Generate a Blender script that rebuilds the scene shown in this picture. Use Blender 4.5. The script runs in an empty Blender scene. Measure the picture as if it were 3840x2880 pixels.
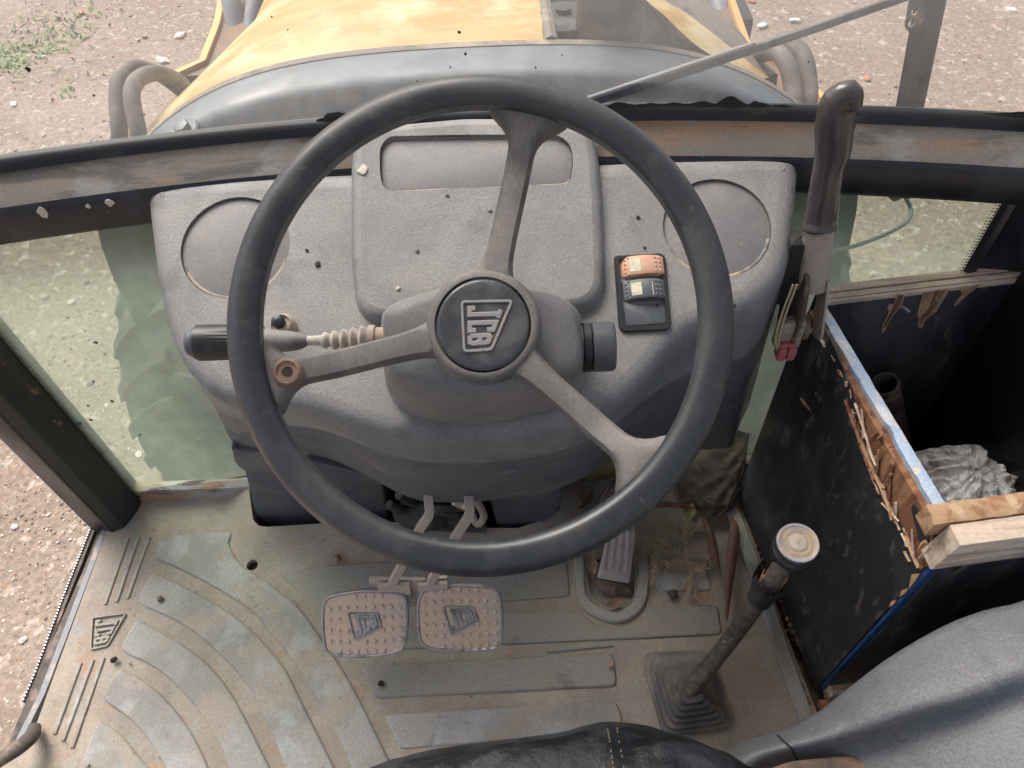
import bpy, bmesh, math, random
import numpy as np
from mathutils import Vector as V, Matrix, noise
from mathutils.geometry import delaunay_2d_cdt
random.seed(7); rng = np.random.default_rng(7)
S = bpy.context.scene
COL = S.collection
R = math.radians

# ---------------------------------------------------------------- camera
cd = bpy.data.cameras.new('camera'); cam = bpy.data.objects.new('camera', cd); COL.objects.link(cam)
rot = Matrix([[0.999082, 0.037049, 0.021486], [-0.015994, 0.788141, -0.615286], [-0.03973, 0.614378, 0.788011]])
cam.matrix_world = Matrix.Translation((0.0, 0.0, 1.18)) @ rot.to_4x4()
cd.sensor_fit = 'HORIZONTAL'; cd.angle = 1.174338
cd.clip_start = 0.02; cd.clip_end = 400
S.camera = cam

# ---------------------------------------------------------------- sky, sun, exposure
SUN_EL, SUN_AZ = 52.0, -35.0       # azimuth from straight ahead (+Y), negative = to the left
w = bpy.data.worlds.new('World'); S.world = w; w.use_nodes = True
nt = w.node_tree; nt.nodes.clear()
sky = nt.nodes.new('ShaderNodeTexSky'); sky.sky_type = 'NISHITA'; sky.sun_disc = False
sky.sun_elevation = R(SUN_EL); sky.sun_rotation = R(SUN_AZ); sky.air_density = 1.0; sky.dust_density = 6.0; sky.ozone_density = 1.0
hs = nt.nodes.new('ShaderNodeHueSaturation'); hs.inputs['Saturation'].default_value = 0.65
bg = nt.nodes.new('ShaderNodeBackground'); bg.inputs['Strength'].default_value = 0.10
wo = nt.nodes.new('ShaderNodeOutputWorld')
nt.links.new(sky.outputs[0], hs.inputs['Color']); nt.links.new(hs.outputs[0], bg.inputs['Color']); nt.links.new(bg.outputs[0], wo.inputs[0])
sd = bpy.data.lights.new('sun', 'SUN'); sun = bpy.data.objects.new('sun', sd); COL.objects.link(sun)
sd.energy = 1.5; sd.angle = R(35); sd.color = (1.0, 0.972, 0.94)
d = V((math.sin(R(SUN_AZ)) * math.cos(R(SUN_EL)), math.cos(R(SUN_AZ)) * math.cos(R(SUN_EL)), math.sin(R(SUN_EL))))
sun.rotation_euler = d.to_track_quat('Z', 'Y').to_euler(); sun.location = d * 20
S.view_settings.view_transform = 'Standard'; S.view_settings.look = 'None'
S.view_settings.exposure = 1.34; S.view_settings.gamma = 1.0; S.view_settings.use_curve_mapping = False
S.cycles.max_bounces = 8; S.cycles.transparent_max_bounces = 12
S.cycles.use_denoising = True

# ---------------------------------------------------------------- materials
def srgb(h):
    h = h.lstrip('#'); c = [int(h[i:i+2], 16) / 255 for i in (0, 2, 4)]
    return tuple(v / 12.92 if v <= .04045 else ((v + .055) / 1.055) ** 2.4 for v in c) + (1,)
def rgb(c):
    return srgb(c) if isinstance(c, str) else tuple(c) + (1,)
class NT:
    def __init__(s, m):
        s.t = m.node_tree; s.t.nodes.clear()
        s.co = s.n('ShaderNodeTexCoord').outputs['Object']
    def n(s, k, **kw):
        o = s.t.nodes.new(k)
        for a, b in kw.items(): setattr(o, a, b)
        return o
    def l(s, a, b): s.t.links.new(a, b)
    def vec(s, st):
        if st is None: return s.co
        m = s.n('ShaderNodeMapping'); m.inputs['Scale'].default_value = st[:3]
        if len(st) > 3: m.inputs['Rotation'].default_value = st[3:6]
        s.l(s.co, m.inputs['Vector']); return m.outputs[0]
    def noise(s, scale, detail=4, rough=.55, dist=0, st=None):
        o = s.n('ShaderNodeTexNoise'); o.inputs['Scale'].default_value = scale; o.inputs['Detail'].default_value = detail
        o.inputs['Roughness'].default_value = rough; o.inputs['Distortion'].default_value = dist
        s.l(s.vec(st), o.inputs['Vector']); return o.outputs['Fac']
    def ramp(s, x, lo, hi, a=0., b=1.):
        o = s.n('ShaderNodeMapRange'); o.interpolation_type = 'SMOOTHSTEP'
        o.inputs[1].default_value = lo; o.inputs[2].default_value = hi; o.inputs[3].default_value = a; o.inputs[4].default_value = b
        s.l(x, o.inputs[0]); return o.outputs[0]
    def mul(s, a, b, op='MULTIPLY'):
        o = s.n('ShaderNodeMath', operation=op)
        for i, v in enumerate((a, b)):
            if isinstance(v, (int, float)): o.inputs[i].default_value = v
            else: s.l(v, o.inputs[i])
        return o.outputs[0]
    def mix(s, f, a, b):
        o = s.n('ShaderNodeMix'); o.data_type = 'RGBA'
        if isinstance(f, (int, float)): o.inputs[0].default_value = f
        else: s.l(f, o.inputs[0])
        for i, v in ((6, a), (7, b)):
            if isinstance(v, (tuple, list)): o.inputs[i].default_value = v
            else: s.l(v, o.inputs[i])
        return o.outputs[2]
def M(name, base, layers=(), rough=.6, rlay=None, bump=None, metal=0., spec=.5, dust=None, speck=None, island=None, grain=None):
    """layers: (colour, scale, lo, hi[, stretch, detail, amount]) noise-masked coats; dust: (colour, amount) settles on upward faces, on the cowl with sky sheen painted in;
    speck: (colour, scale, size) scattered chips; bump: (scale, strength[, stretch]); island: list of colours picked per loose piece."""
    m = bpy.data.materials.new(name); m.use_nodes = True; t = NT(m)
    col = rgb(base)
    if island:
        g = t.n('ShaderNodeNewGeometry'); cr = t.n('ShaderNodeValToRGB'); cr.color_ramp.interpolation = 'CONSTANT'
        el = cr.color_ramp.elements
        while len(el) < len(island): el.new(.5)
        for i, c in enumerate(island): el[i].position = i / len(island); el[i].color = rgb(c)
        t.l(g.outputs['Random Per Island'], cr.inputs[0]); col = cr.outputs[0]
    rf = None
    for L in layers:
        c, sc, lo, hi = L[:4]; st = L[4] if len(L) > 4 else None; de = L[5] if len(L) > 5 else 5; am = L[6] if len(L) > 6 else 1
        f = t.ramp(t.noise(sc, de, .6, .3, st), lo, hi, 0, am)
        col = t.mix(f, col, rgb(c)); rf = f
    if speck:
        c, sc, sz = speck
        v = t.n('ShaderNodeTexVoronoi'); v.inputs['Scale'].default_value = sc; t.l(t.co, v.inputs['Vector'])
        f = t.ramp(v.outputs['Distance'], sz, sz * .6)
        wn = t.ramp(t.noise(sc * .3, 2), .5, .62)
        col = t.mix(t.mul(f, wn), col, rgb(c))
    if dust:
        g = t.n('ShaderNodeNewGeometry'); sx = t.n('ShaderNodeSeparateXYZ'); t.l(g.outputs['Normal'], sx.inputs[0])
        f = t.mul(t.ramp(sx.outputs[2], dust[2] if len(dust) > 2 else .2, .95), t.ramp(t.noise(14, 5, .6), .3, .7, dust[1] * .45, dust[1]))
        col = t.mix(f, col, rgb(dust[0]))
    if grain:
        f = t.noise(grain[0], 3, .7); 
        k = t.ramp(f, .3, .7, 1 - grain[1], 1 + grain[1])
        mm = t.n('ShaderNodeMix'); mm.data_type = 'RGBA'; mm.blend_type = 'MULTIPLY'; mm.inputs[0].default_value = 1
        if isinstance(col, tuple): mm.inputs[6].default_value = col
        else: t.l(col, mm.inputs[6])
        t.l(k, mm.inputs[7]); col = mm.outputs[2]
    p = t.n('ShaderNodeBsdfPrincipled'); out = t.n('ShaderNodeOutputMaterial')
    if isinstance(col, tuple): p.inputs['Base Color'].default_value = col
    else: t.l(col, p.inputs['Base Color'])
    if rlay: t.l(t.ramp(t.noise(rlay[0], 4), .35, .65, rlay[1], rlay[2]), p.inputs['Roughness'])
    else: p.inputs['Roughness'].default_value = rough
    p.inputs['Metallic'].default_value = metal; p.inputs['Specular IOR Level'].default_value = spec
    if bump:
        b = t.n('ShaderNodeBump'); b.inputs['Strength'].default_value = bump[1]; b.inputs['Distance'].default_value = bump[3] if len(bump) > 3 else .002
        t.l(t.noise(bump[0], 5, .65, 0, bump[2] if len(bump) > 2 else None), b.inputs['Height']); t.l(b.outputs[0], p.inputs['Normal'])
    t.l(p.outputs[0], out.inputs[0]); return m
def glass_mat(name, tint, dirt, lo, hi, scale=5, st=None, spots=None):
    m = bpy.data.materials.new(name); m.use_nodes = True; t = NT(m)
    tr = t.n('ShaderNodeBsdfTransparent'); tr.inputs[0].default_value = rgb(tint)
    df = t.n('ShaderNodeBsdfDiffuse'); df.inputs[0].default_value = rgb(dirt)
    tl = t.n('ShaderNodeBsdfTranslucent'); tl.inputs[0].default_value = rgb(dirt)
    gl = t.n('ShaderNodeBsdfGlossy'); gl.inputs['Roughness'].default_value = .05
    a = t.n('ShaderNodeMixShader'); a.inputs[0].default_value = .5; t.l(df.outputs[0], a.inputs[1]); t.l(tl.outputs[0], a.inputs[2])
    f = t.mul(t.ramp(t.noise(scale, 4, .5, .0, st), .35, .68, lo, hi), t.ramp(t.noise(scale * 14, 5, .6, .0, st), .3, .75, .88, 1.12))
    if spots:
        v = t.n('ShaderNodeTexVoronoi'); v.inputs['Scale'].default_value = spots; t.l(t.co, v.inputs['Vector'])
        f = t.mul(f, t.mul(t.ramp(v.outputs['Distance'], .16, .1), t.ramp(t.noise(spots * .4, 2), .55, .62, 0, .8)), 'ADD')
    b = t.n('ShaderNodeMixShader'); t.l(f, b.inputs[0]); t.l(tr.outputs[0], b.inputs[1]); t.l(a.outputs[0], b.inputs[2])
    c = t.n('ShaderNodeMixShader'); c.inputs[0].default_value = .035; t.l(b.outputs[0], c.inputs[1]); t.l(gl.outputs[0], c.inputs[2])
    out = t.n('ShaderNodeOutputMaterial'); t.l(c.outputs[0], out.inputs[0]); return m

DUST = (.36, .315, .275)
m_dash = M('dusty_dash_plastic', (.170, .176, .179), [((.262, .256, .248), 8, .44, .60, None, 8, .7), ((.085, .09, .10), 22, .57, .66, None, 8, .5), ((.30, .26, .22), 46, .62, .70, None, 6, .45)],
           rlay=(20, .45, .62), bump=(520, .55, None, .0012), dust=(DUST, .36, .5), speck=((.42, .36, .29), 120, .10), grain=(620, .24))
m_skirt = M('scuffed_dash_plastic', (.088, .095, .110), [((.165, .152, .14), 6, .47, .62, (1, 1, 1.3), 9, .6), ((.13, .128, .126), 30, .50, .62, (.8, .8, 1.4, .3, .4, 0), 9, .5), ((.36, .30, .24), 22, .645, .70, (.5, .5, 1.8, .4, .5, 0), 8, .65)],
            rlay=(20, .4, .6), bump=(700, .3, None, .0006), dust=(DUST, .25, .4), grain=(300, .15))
m_recess = M('recess_plastic', (.15, .15, .157), [((.235, .215, .20), 16, .45, .7, None, 6, .7), ((.06, .065, .075), 30, .66, .74, (1, 2.5, 1), 5, .6)], rough=.6,
             bump=(700, .25, None, .0005), dust=(DUST, .3, .5), speck=((.40, .26, .18), 60, .09), grain=(380, .12))
m_groove = M('dust_in_edges', (.40, .32, .25), [((.16, .15, .15), 30, .45, .6)], rough=.9)
m_shroud = M('shroud_plastic', (.175, .177, .182), [((.245, .235, .222), 11, .42, .66, None, 6, .7), ((.085, .088, .095), 6, .6, .78, None, 5, .5)], rlay=(15, .42, .6),
             bump=(800, .3, None, .0005), dust=(DUST, .40, .55), grain=(420, .12))
m_rim = M('wheel_rim_rubber', (.034, .038, .044), [((.085, .082, .08), 5, .48, .66, None, 8, .6), ((.07, .07, .072), 40, .50, .66, None, 8, .6), ((.13, .12, .11), 120, .64, .72, None, 4, .6)], rlay=(9, .34, .56), bump=(900, .2, None, .0004), speck=((.01, .01, .01), 150, .06), grain=(300, .10))
m_spoke = M('dusty_spoke_rubber', (.105, .101, .096), [((.205, .190, .173), 22, .40, .66, None, 6, .8), ((.04, .04, .042), 9, .6, .75, None, 5, .6)], rough=.62,
            bump=(800, .3, None, .0005), dust=(DUST, .45, .35), speck=((.01, .01, .01), 140, .06), grain=(350, .12))
m_cap = M('hub_cap_plastic', (.055, .059, .066), [((.13, .125, .12), 30, .44, .62, None, 9, .65), ((.22, .20, .18), 60, .68, .76, (1, .3, 1, 0, 0, .6), 6, .5)], rlay=(30, .25, .5), bump=(300, .1))
m_capmark = M('worn_silver_lettering', (.30, .29, .285), [((.42, .26, .22), 90, .52, .62, None, 4, .6), ((.12, .12, .12), 60, .58, .7)], rough=.5)
m_black = M('black_plastic', (.016, .017, .019), [((.07, .065, .06), 25, .55, .75, None, 5, .5)], rough=.42)
m_blackrub = M('black_rubber', (.011, .012, .014), [((.06, .05, .045), 18, .5, .75, (1, 4, 4), 5, .6)], rough=.55)
m_switch = M('dark_switch_plastic', (.085, .096, .108), [((.14, .137, .134), 60, .5, .7)], rough=.5)
m_orange = M('faded_orange_switch', (.58, .32, .21), [((.58, .36, .25), 70, .45, .62), ((.20, .12, .09), 150, .64, .72)], rough=.55)
m_lens = M('yellowed_lens', (.62, .58, .43), [((.45, .42, .34), 120, .5, .7)], rough=.3)
m_mat = M('dirt_filled_rubber_mat', (.29, .245, .196), [((.35, .298, .24), 8, .44, .58, None, 9, .8), ((.36, .225, .145), 14, .54, .65, None, 9, .6), ((.23, .21, .185), 6, .55, .66, None, 8, .65), ((.30, .295, .28), 30, .56, .64, None, 7, .5), ((.22, .15, .11), 70, .64, .70, None, 5, .6)],
          rough=.88, bump=(240, .35, None, .0015), speck=((.17, .11, .08), 55, .09), grain=(260, .13))
m_pad = M('worn_grey_rubber_pad', (.315, .302, .275), [((.23, .218, .192), 6, .46, .58, None, 10, .75), ((.345, .285, .225), 9, .49, .60, None, 10, .75), ((.385, .382, .375), 15, .52, .66, None, 10, .6), ((.17, .162, .148), 34, .63, .70, None, 7, .5)],
          rough=.8, bump=(320, .35, None, .001), speck=((.38, .24, .16), 70, .08), grain=(300, .13))
m_pad2 = M('dark_grey_rubber_pad', (.265, .245, .215), [((.275, .240, .195), 8, .46, .58, None, 9, .8), ((.115, .112, .10), 7, .54, .64, None, 9, .75), ((.33, .27, .21), 18, .57, .66, None, 8, .6)],
          rough=.8, bump=(320, .35, None, .001), grain=(300, .13))
m_sill = M('blue_grey_painted_sill', (.20, .205, .22), [((.36, .30, .26), 30, .52, .66), ((.25, .13, .08), 60, .64, .72)], rough=.6, bump=(200, .3))
m_rust = M('rusty_steel', (.17, .115, .085), [((.27, .175, .12), 30, .45, .6), ((.09, .07, .06), 18, .52, .68), ((.34, .32, .33), 25, .62, .72)], rough=.85, bump=(150, .6))
m_rustrail = M('rust_streaked_grey_steel', (.32, .31, .31), [((.33, .20, .13), 22, .48, .6, (.4, 1, 1)), ((.12, .09, .08), 50, .58, .68, (.3, 1, 1))], rough=.8, bump=(150, .6))
m_steel = M('dusty_bare_steel', (.40, .35, .30), [((.24, .20, .17), 30, .48, .65), ((.34, .21, .14), 50, .6, .7)], rough=.55, metal=.25, bump=(200, .3))
m_darksteel = M('dark_dusty_steel', (.075, .06, .05), [((.19, .14, .11), 35, .48, .64), ((.02, .02, .02), 20, .55, .7)], rough=.75, bump=(150, .5))
m_pedal = M('worn_cast_pedal', (.56, .43, .33), [((.60, .44, .32), 25, .45, .6), ((.46, .39, .335), 18, .5, .66), ((.085, .095, .12), 13, .64, .70)], rough=.55, metal=.2, bump=(250, .4), grain=(300, .12))
m_pedrim = M('bare_pedal_edge', (.34, .33, .34), [((.15, .15, .16), 40, .5, .65), ((.45, .33, .26), 50, .6, .7)], rough=.4, metal=.5)
m_arm = M('dusty_pale_steel', (.42, .36, .315), [((.48, .36, .28), 30, .5, .65), ((.28, .24, .21), 18, .55, .7)], rough=.75, bump=(200, .25))
m_blackpaint = M('chipped_black_paint', (.085, .092, .105), [((.13, .122, .115), 16, .46, .60, None, 8, .75), ((.38, .22, .14), 9, .635, .655), ((.20, .17, .145), 5, .62, .8, None, 6, .5)], rough=.6, bump=(160, .4), speck=((.55, .52, .48), 90, .09))
m_frame = M('black_cab_paint', (.010, .012, .016), [((.038, .039, .042), 14, .5, .72, (1, 1, .4), 6, .7)], rlay=(10, .3, .5), speck=((.35, .32, .28), 70, .06))
m_ledge = M('dust_covered_ledge', (.098, .086, .076), [((.13, .085, .055), 8, .5, .64, (.25, 2.5, 2.5)), ((.05, .046, .043), 14, .52, .64, (.5, 2, 2)), ((.135, .13, .13), 9, .52, .66)], rough=.9, bump=(200, .4), grain=(250, .12))
m_post = M('dark_green_black_post', (.022, .026, .022), [((.06, .05, .042), 8, .5, .7, (1, 1, .3), 6, .7), ((.22, .12, .07), 40, .66, .72, (1, 1, .5))], rough=.55, bump=(120, .3))
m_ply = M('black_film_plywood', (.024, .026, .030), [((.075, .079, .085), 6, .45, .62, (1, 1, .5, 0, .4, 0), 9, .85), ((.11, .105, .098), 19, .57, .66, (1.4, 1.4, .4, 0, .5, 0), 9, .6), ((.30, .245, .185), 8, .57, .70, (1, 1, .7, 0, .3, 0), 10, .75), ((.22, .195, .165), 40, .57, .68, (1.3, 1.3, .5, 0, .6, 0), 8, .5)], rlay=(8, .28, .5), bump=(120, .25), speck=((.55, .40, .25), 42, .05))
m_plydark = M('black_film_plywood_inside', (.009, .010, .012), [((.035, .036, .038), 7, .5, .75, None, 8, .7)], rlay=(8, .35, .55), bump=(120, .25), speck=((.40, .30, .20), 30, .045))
m_wood = M('pale_sawn_wood', (.62, .49, .38), [((.45, .32, .22), 12, .45, .6, (.25, 6, 6)), ((.38, .31, .25), 7, .52, .66, None, 8, .7), ((.68, .58, .48), 20, .5, .65, (.2, 5, 5)), ((.28, .16, .10), 16, .66, .71, (.3, 3, 3))], rough=.8, bump=(80, .5, (.2, 4, 4)), grain=(200, .1))
m_plyline = M('dark_ply_layer', (.26, .13, .085), [((.42, .26, .17), 30, .5, .6)], rough=.85)
m_redwood = M('split_red_wood', (.21, .085, .042), [((.34, .17, .09), 20, .45, .6, (3, 3, .4)), ((.10, .045, .03), 30, .55, .66, (3, 3, .4)), ((.52, .34, .20), 14, .64, .72)], rough=.9, bump=(180, .8, (3, 3, .5)))
m_tanwood = M('torn_tan_veneer', (.46, .29, .165), [((.33, .17, .09), 40, .5, .62), ((.58, .42, .28), 30, .55, .68)], rough=.9, bump=(180, .6))
def crackle_mat():
    m = bpy.data.materials.new('crackled_blue_white_paint'); m.use_nodes = True; t = NT(m)
    v = t.n('ShaderNodeTexVoronoi', feature='DISTANCE_TO_EDGE'); v.inputs['Scale'].default_value = 150; t.l(t.co, v.inputs['Vector'])
    c = t.mix(t.ramp(t.noise(26, 5), .46, .6), (.36, .45, .57, 1), (.58, .57, .57, 1))
    c = t.mix(t.ramp(t.noise(55, 4), .6, .68), c, (.62, .50, .38, 1))
    c = t.mix(t.ramp(v.outputs['Distance'], .0, .07, .55, 0), c, (.22, .32, .50, 1))
    p = t.n('ShaderNodeBsdfPrincipled'); t.l(c, p.inputs['Base Color']); p.inputs['Roughness'].default_value = .55
    b = t.n('ShaderNodeBump'); b.inputs['Strength'].default_value = .5; b.inputs['Distance'].default_value = .002; t.l(v.outputs['Distance'], b.inputs['Height']); t.l(b.outputs[0], p.inputs['Normal'])
    o = t.n('ShaderNodeOutputMaterial'); t.l(p.outputs[0], o.inputs[0]); return m
m_crackle = crackle_mat()
m_blue = M('blue_paint_edge', (.022, .085, .27), [((.012, .028, .07), 12, .46, .60), ((.12, .25, .5), 40, .6, .7)], rough=.5)
m_console = M('grey_moulded_console', (.125, .132, .143), [((.18, .182, .184), 6, .42, .66, (1, 1, 1), 8, .7), ((.06, .064, .072), 10, .55, .70, (2, .6, 1, 0, 0, .5), 9, .55), ((.24, .235, .23), 55, .60, .68, (1, 1, 1), 7, .4)], rlay=(12, .36, .55), bump=(300, .6, None, .0016), dust=((.25, .24, .225), .28, .5), grain=(420, .22))
m_leather = M('black_leather', (.014, .016, .019), [((.045, .048, .054), 20, .48, .66, None, 8)], rlay=(12, .30, .5), bump=(150, .6, None, .003))
m_thread = M('tan_stitching', (.24, .19, .13), rough=.9)
m_boot = M('dusty_black_rubber_boot', (.075, .074, .072), [((.16, .145, .125), 16, .45, .60), ((.27, .23, .19), 11, .55, .68, None, 7, .7)], rough=.7, dust=(DUST, .3, .5), bump=(200, .3))
m_lever = M('worn_lever_steel', (.115, .092, .078), [((.23, .17, .13), 22, .45, .66, None, 8, .8), ((.045, .046, .05), 70, .47, .64, None, 8, .75), ((.4, .36, .32), 80, .66, .72)], rough=.65, bump=(220, .7))
m_knobtop = M('knob_top_grime', (.30, .305, .34), [((.46, .36, .26), 60, .46, .6), ((.20, .19, .18), 45, .58, .7)], rough=.6, bump=(200, .4))
m_knobring = M('grime_rings', (.40, .31, .21), [((.27, .23, .20), 90, .46, .6)], rough=.85, bump=(300, .5))
m_grip = M('smooth_dark_grip', (.058, .054, .053), [((.11, .10, .095), 14, .5, .72, (1, 1, .5), 5, .7)], rlay=(14, .16, .30), dust=((.2, .17, .15), .2))
m_tape = M('torn_black_tape', (.022, .023, .026), [((.08, .075, .07), 40, .5, .7)], rough=.5, bump=(150, .5))
m_redcon = M('red_connector', (.36, .10, .10), [((.36, .10, .10), 60, .5, .65)], rough=.5)
m_wire = M('tan_wire', (.40, .34, .20), rough=.6)
m_yellow = M('worn_yellow_paint', (.38, .205, .035), [((.44, .27, .075), 7, .42, .58, (1, 3, 1), 8), ((.52, .44, .24), 4.2, .45, .58, (1, 1.3, 1), 9, .9), ((.40, .20, .05), 24, .56, .64, (1, 3, 1), 8, .5), ((.20, .17, .13), 15, .64, .67, (1, 2, 1), 8, .8)], rough=.42, bump=(60, .15))
m_yelldirt = M('dirty_yellow_steel', (.19, .105, .055), [((.12, .085, .06), 10, .45, .62), ((.30, .16, .06), 8, .6, .7)], rough=.7)
m_yelledge = M('bright_orange_edge', (.62, .33, .10), [((.40, .25, .13), 20, .55, .68)], rough=.6)
m_cowl = M('black_cowl_plastic', (.045, .058, .067), [((.125, .14, .148), 26, .42, .62, None, 9, .6), ((.20, .19, .175), 16, .66, .76, None, 7, .5)], rlay=(9, .38, .55), bump=(200, .15), dust=((.155, .18, .195), .8, .78))  # blue-grey on upward faces: dust plus sky reflection put into the colour
m_cowledge = M('dusty_brown_edge', (.17, .145, .12), [((.30, .24, .18), 20, .5, .66), ((.08, .08, .08), 14, .55, .7)], rough=.8)
m_hose = M('dusty_hose_rubber', (.12, .105, .092), [((.22, .18, .145), 20, .45, .65), ((.06, .06, .06), 9, .55, .7)], rough=.75, bump=(300, .5))
m_pipe = M('grey_hydraulic_pipe', (.24, .25, .265), [((.32, .30, .28), 12, .5, .65)], rough=.5)
m_exhaust = M('heat_stained_exhaust', (.115, .09, .078), [((.26, .155, .12), 9, .5, .64), ((.05, .055, .055), 7, .52, .66), ((.45, .45, .42), 60, .68, .72)], rough=.7, bump=(200, .4))
m_darkmetal = M('sooty_engine_parts', (.035, .037, .036), [((.10, .10, .095), 20, .5, .68)], rough=.75, speck=((.4, .4, .38), 60, .08))
m_tyre = M('tyre_rubber', (.06, .06, .056), [((.11, .10, .085), 8, .45, .66), ((.20, .175, .14), 14, .62, .75)], rough=.85, bump=(60, .4))
m_bagm = M('clear_white_plastic', (.62, .62, .62), [((.48, .47, .46), 20, .5, .65)], rough=.3)
m_pod = M('brown_seed_pod', (.135, .058, .042), [((.20, .095, .065), 40, .5, .64), ((.09, .04, .03), 70, .55, .66, (1, .2, 1))], rough=.5, bump=(160, .4))
m_twig = M('dry_straw_twig', (.36, .26, .165), [((.27, .17, .09), 60, .5, .6)], rough=.9)
m_leaf = M('dead_leaf', (.20, .125, .085), [((.30, .20, .13), 40, .5, .62)], rough=.85)
m_leafy = M('yellowed_leaf', (.27, .23, .08), [((.17, .12, .06), 30, .5, .6)], rough=.7)
m_rag = M('dirty_brown_rag', (.085, .068, .055), [((.13, .105, .082), 20, .48, .66), ((.028, .023, .02), 30, .55, .68)], rough=.95, bump=(400, .4))
m_cloth = M('oily_black_cables', (.045, .042, .04), [((.11, .10, .09), 25, .5, .68)], rough=.7)
m_crumb = M('dirt_crumb', (.16, .12, .085), [((.30, .25, .2), 80, .5, .6)], rough=.95)
m_palecrumb = M('pale_chip', (.60, .54, .44), rough=.9)
m_void = M('void_shade_black', (.022, .020, .019), [((.05, .035, .026), 14, .55, .7)], rough=.85)  # near-black; shade of cavity, sill gap and vent slot put into the colour
m_hole = M('dark_red_brown', (.03, .016, .013), rough=.9)  # very dark red brown for the hole bottom and dark crumbs
m_bead = M('worn_serrated_steel', (.26, .25, .25), rough=.35, metal=.7)
m_stone = M('scattered_rubble', (.4, .33, .28), island=[(.27, .20, .155), (.36, .29, .235), (.50, .44, .38), (.22, .165, .13), (.66, .61, .55), (.38, .20, .14), (.30, .22, .175), (.58, .52, .46), (.17, .15, .14)], rough=.9, bump=(40, .5))
m_white = M('pale_limestone', (.62, .57, .51), [((.50, .44, .38), 9, .45, .65)], rough=.9, bump=(60, .6))
m_brick = M('brick_fragment', (.44, .20, .125), [((.34, .19, .14), 12, .5, .66)], rough=.9, bump=(60, .6))
m_grass = M('grass_blades', (.15, .22, .08), [((.24, .27, .12), 9, .45, .6)], rough=.7)
m_ground = M('packed_dirt', (.235, .178, .137), [((.285, .222, .175), 1.1, .42, .64, None, 8, .85), ((.215, .155, .118), 2.3, .52, .68, None, 8, .8), ((.42, .36, .305), 19, .57, .64, None, 7, .8), ((.34, .19, .135), 11, .62, .70, None, 6, .6), ((.13, .10, .08), 30, .60, .68, None, 6, .7)],
             rough=.95, bump=(40, .6, None, .012), speck=((.62, .56, .5), 42, .16), grain=(45, .22))
m_screen = glass_mat('dusty_windscreen_glass', (.97, .97, .955), (.58, .57, .55), .17, .34, 3, (1, 1, 1))
m_lower = glass_mat('green_tinted_dusty_glass', (.80, .93, .82), (.47, .55, .43), .42, .62, 2.6, (1, 1, .7))
m_spot = M('dried_mud_splat', (.52, .47, .40), rough=.95)
m_bug = M('dark_fleck', (.03, .018, .014), rough=.8)
m_wiper = M('grey_black_wiper_paint', (.05, .055, .06), [((.12, .125, .13), 20, .5, .62)], rough=.5)
m_roof = M('pale_bounce_roof', (.56, .55, .53), [((.46, .44, .42), 5, .5, .62)], rough=.9)  # pale so the unseen roof bounces light into the cab
m_rib = M('pale_rubber_ridge', (.33, .30, .255), [((.26, .22, .175), 20, .48, .62), ((.40, .39, .38), 30, .56, .66)], rough=.85, bump=(300, .3))
m_grit = M('mixed_grit', (.3, .24, .19), island=[(.14, .09, .07), (.30, .24, .19), (.45, .38, .31), (.40, .24, .16), (.22, .17, .13)], rough=.95)
m_greenfleck = M('dark_green_paint_fleck', (.03, .10, .075), rough=.7)
m_acc = M('pale_worn_pedal_steel', (.44, .39, .35), [((.36, .29, .25), 18, .48, .62), ((.16, .17, .19), 20, .62, .70)], rough=.6, bump=(250, .3))
m_bellows = M('dusty_off_white_rubber', (.46, .42, .365), [((.34, .29, .24), 40, .5, .64)], rough=.8)

# ---------------------------------------------------------------- geometry helpers
FRAMES = {'dash':(V((-.055,.712,.662)),V((1,0,0)),V((0,.920505,.390731)),V((0,-.390731,.920505))),
 'wheel':(V((-.037611,.416101,.73182)),V((1,0,0)),V((0,.838671,.544639)),V((0,-.544639,.838671))),
 'pedl':(V((-.24102,.400403,.135015)),V((1,0,0)),V((0,.788011,.615661)),V((0,-.615661,.788011))),
 'pedr':(V((-.106444,.403005,.139723)),V((1,0,0)),V((0,.788011,.615661)),V((0,-.615661,.788011))),
 'acc':(V((.122026,.500035,.03)),V((.998205,.059892,0)),V((-.04588,.764669,.642788)),V((.038498,-.641634,.766044))),
 'lp':(V((.398431,.327355,0)),V((-.162074,.986779,0)),V((0,0,1)),V((.986779,.162074,0))),
 'fp':(V((.367157,.650453,0)),V((.994604,.103746,0)),V((0,0,1)),V((.103746,-.994604,0))),
 'nb':(V((.394181,.317594,.5)),V((.994452,.105195,0)),V((0,0,1)),V((.105195,-.994452,0))),
 'np':(V((.402431,.323355,0)),V((.995037,.099504,0)),V((0,0,1)),V((.099504,-.995037,0))),
 'scr':(V((0,.7,0)),V((1,0,0)),V((0,0,1)),V((0,-1,0)))}
ORG = {}
def thing(name, label, cat, loc, group=None, kind=None):
    o = bpy.data.objects.new(name, None); COL.objects.link(o); o.location = loc; o.empty_display_size = .05
    o['label'] = label; o['category'] = cat
    if group: o['group'] = group
    if kind: o['kind'] = kind
    ORG[o.name] = V(loc); return o
def tag(o, label=None, cat=None, group=None, kind=None):
    if label: o['label'] = label
    if cat: o['category'] = cat
    if group: o['group'] = group
    if kind: o['kind'] = kind
    return o
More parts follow.
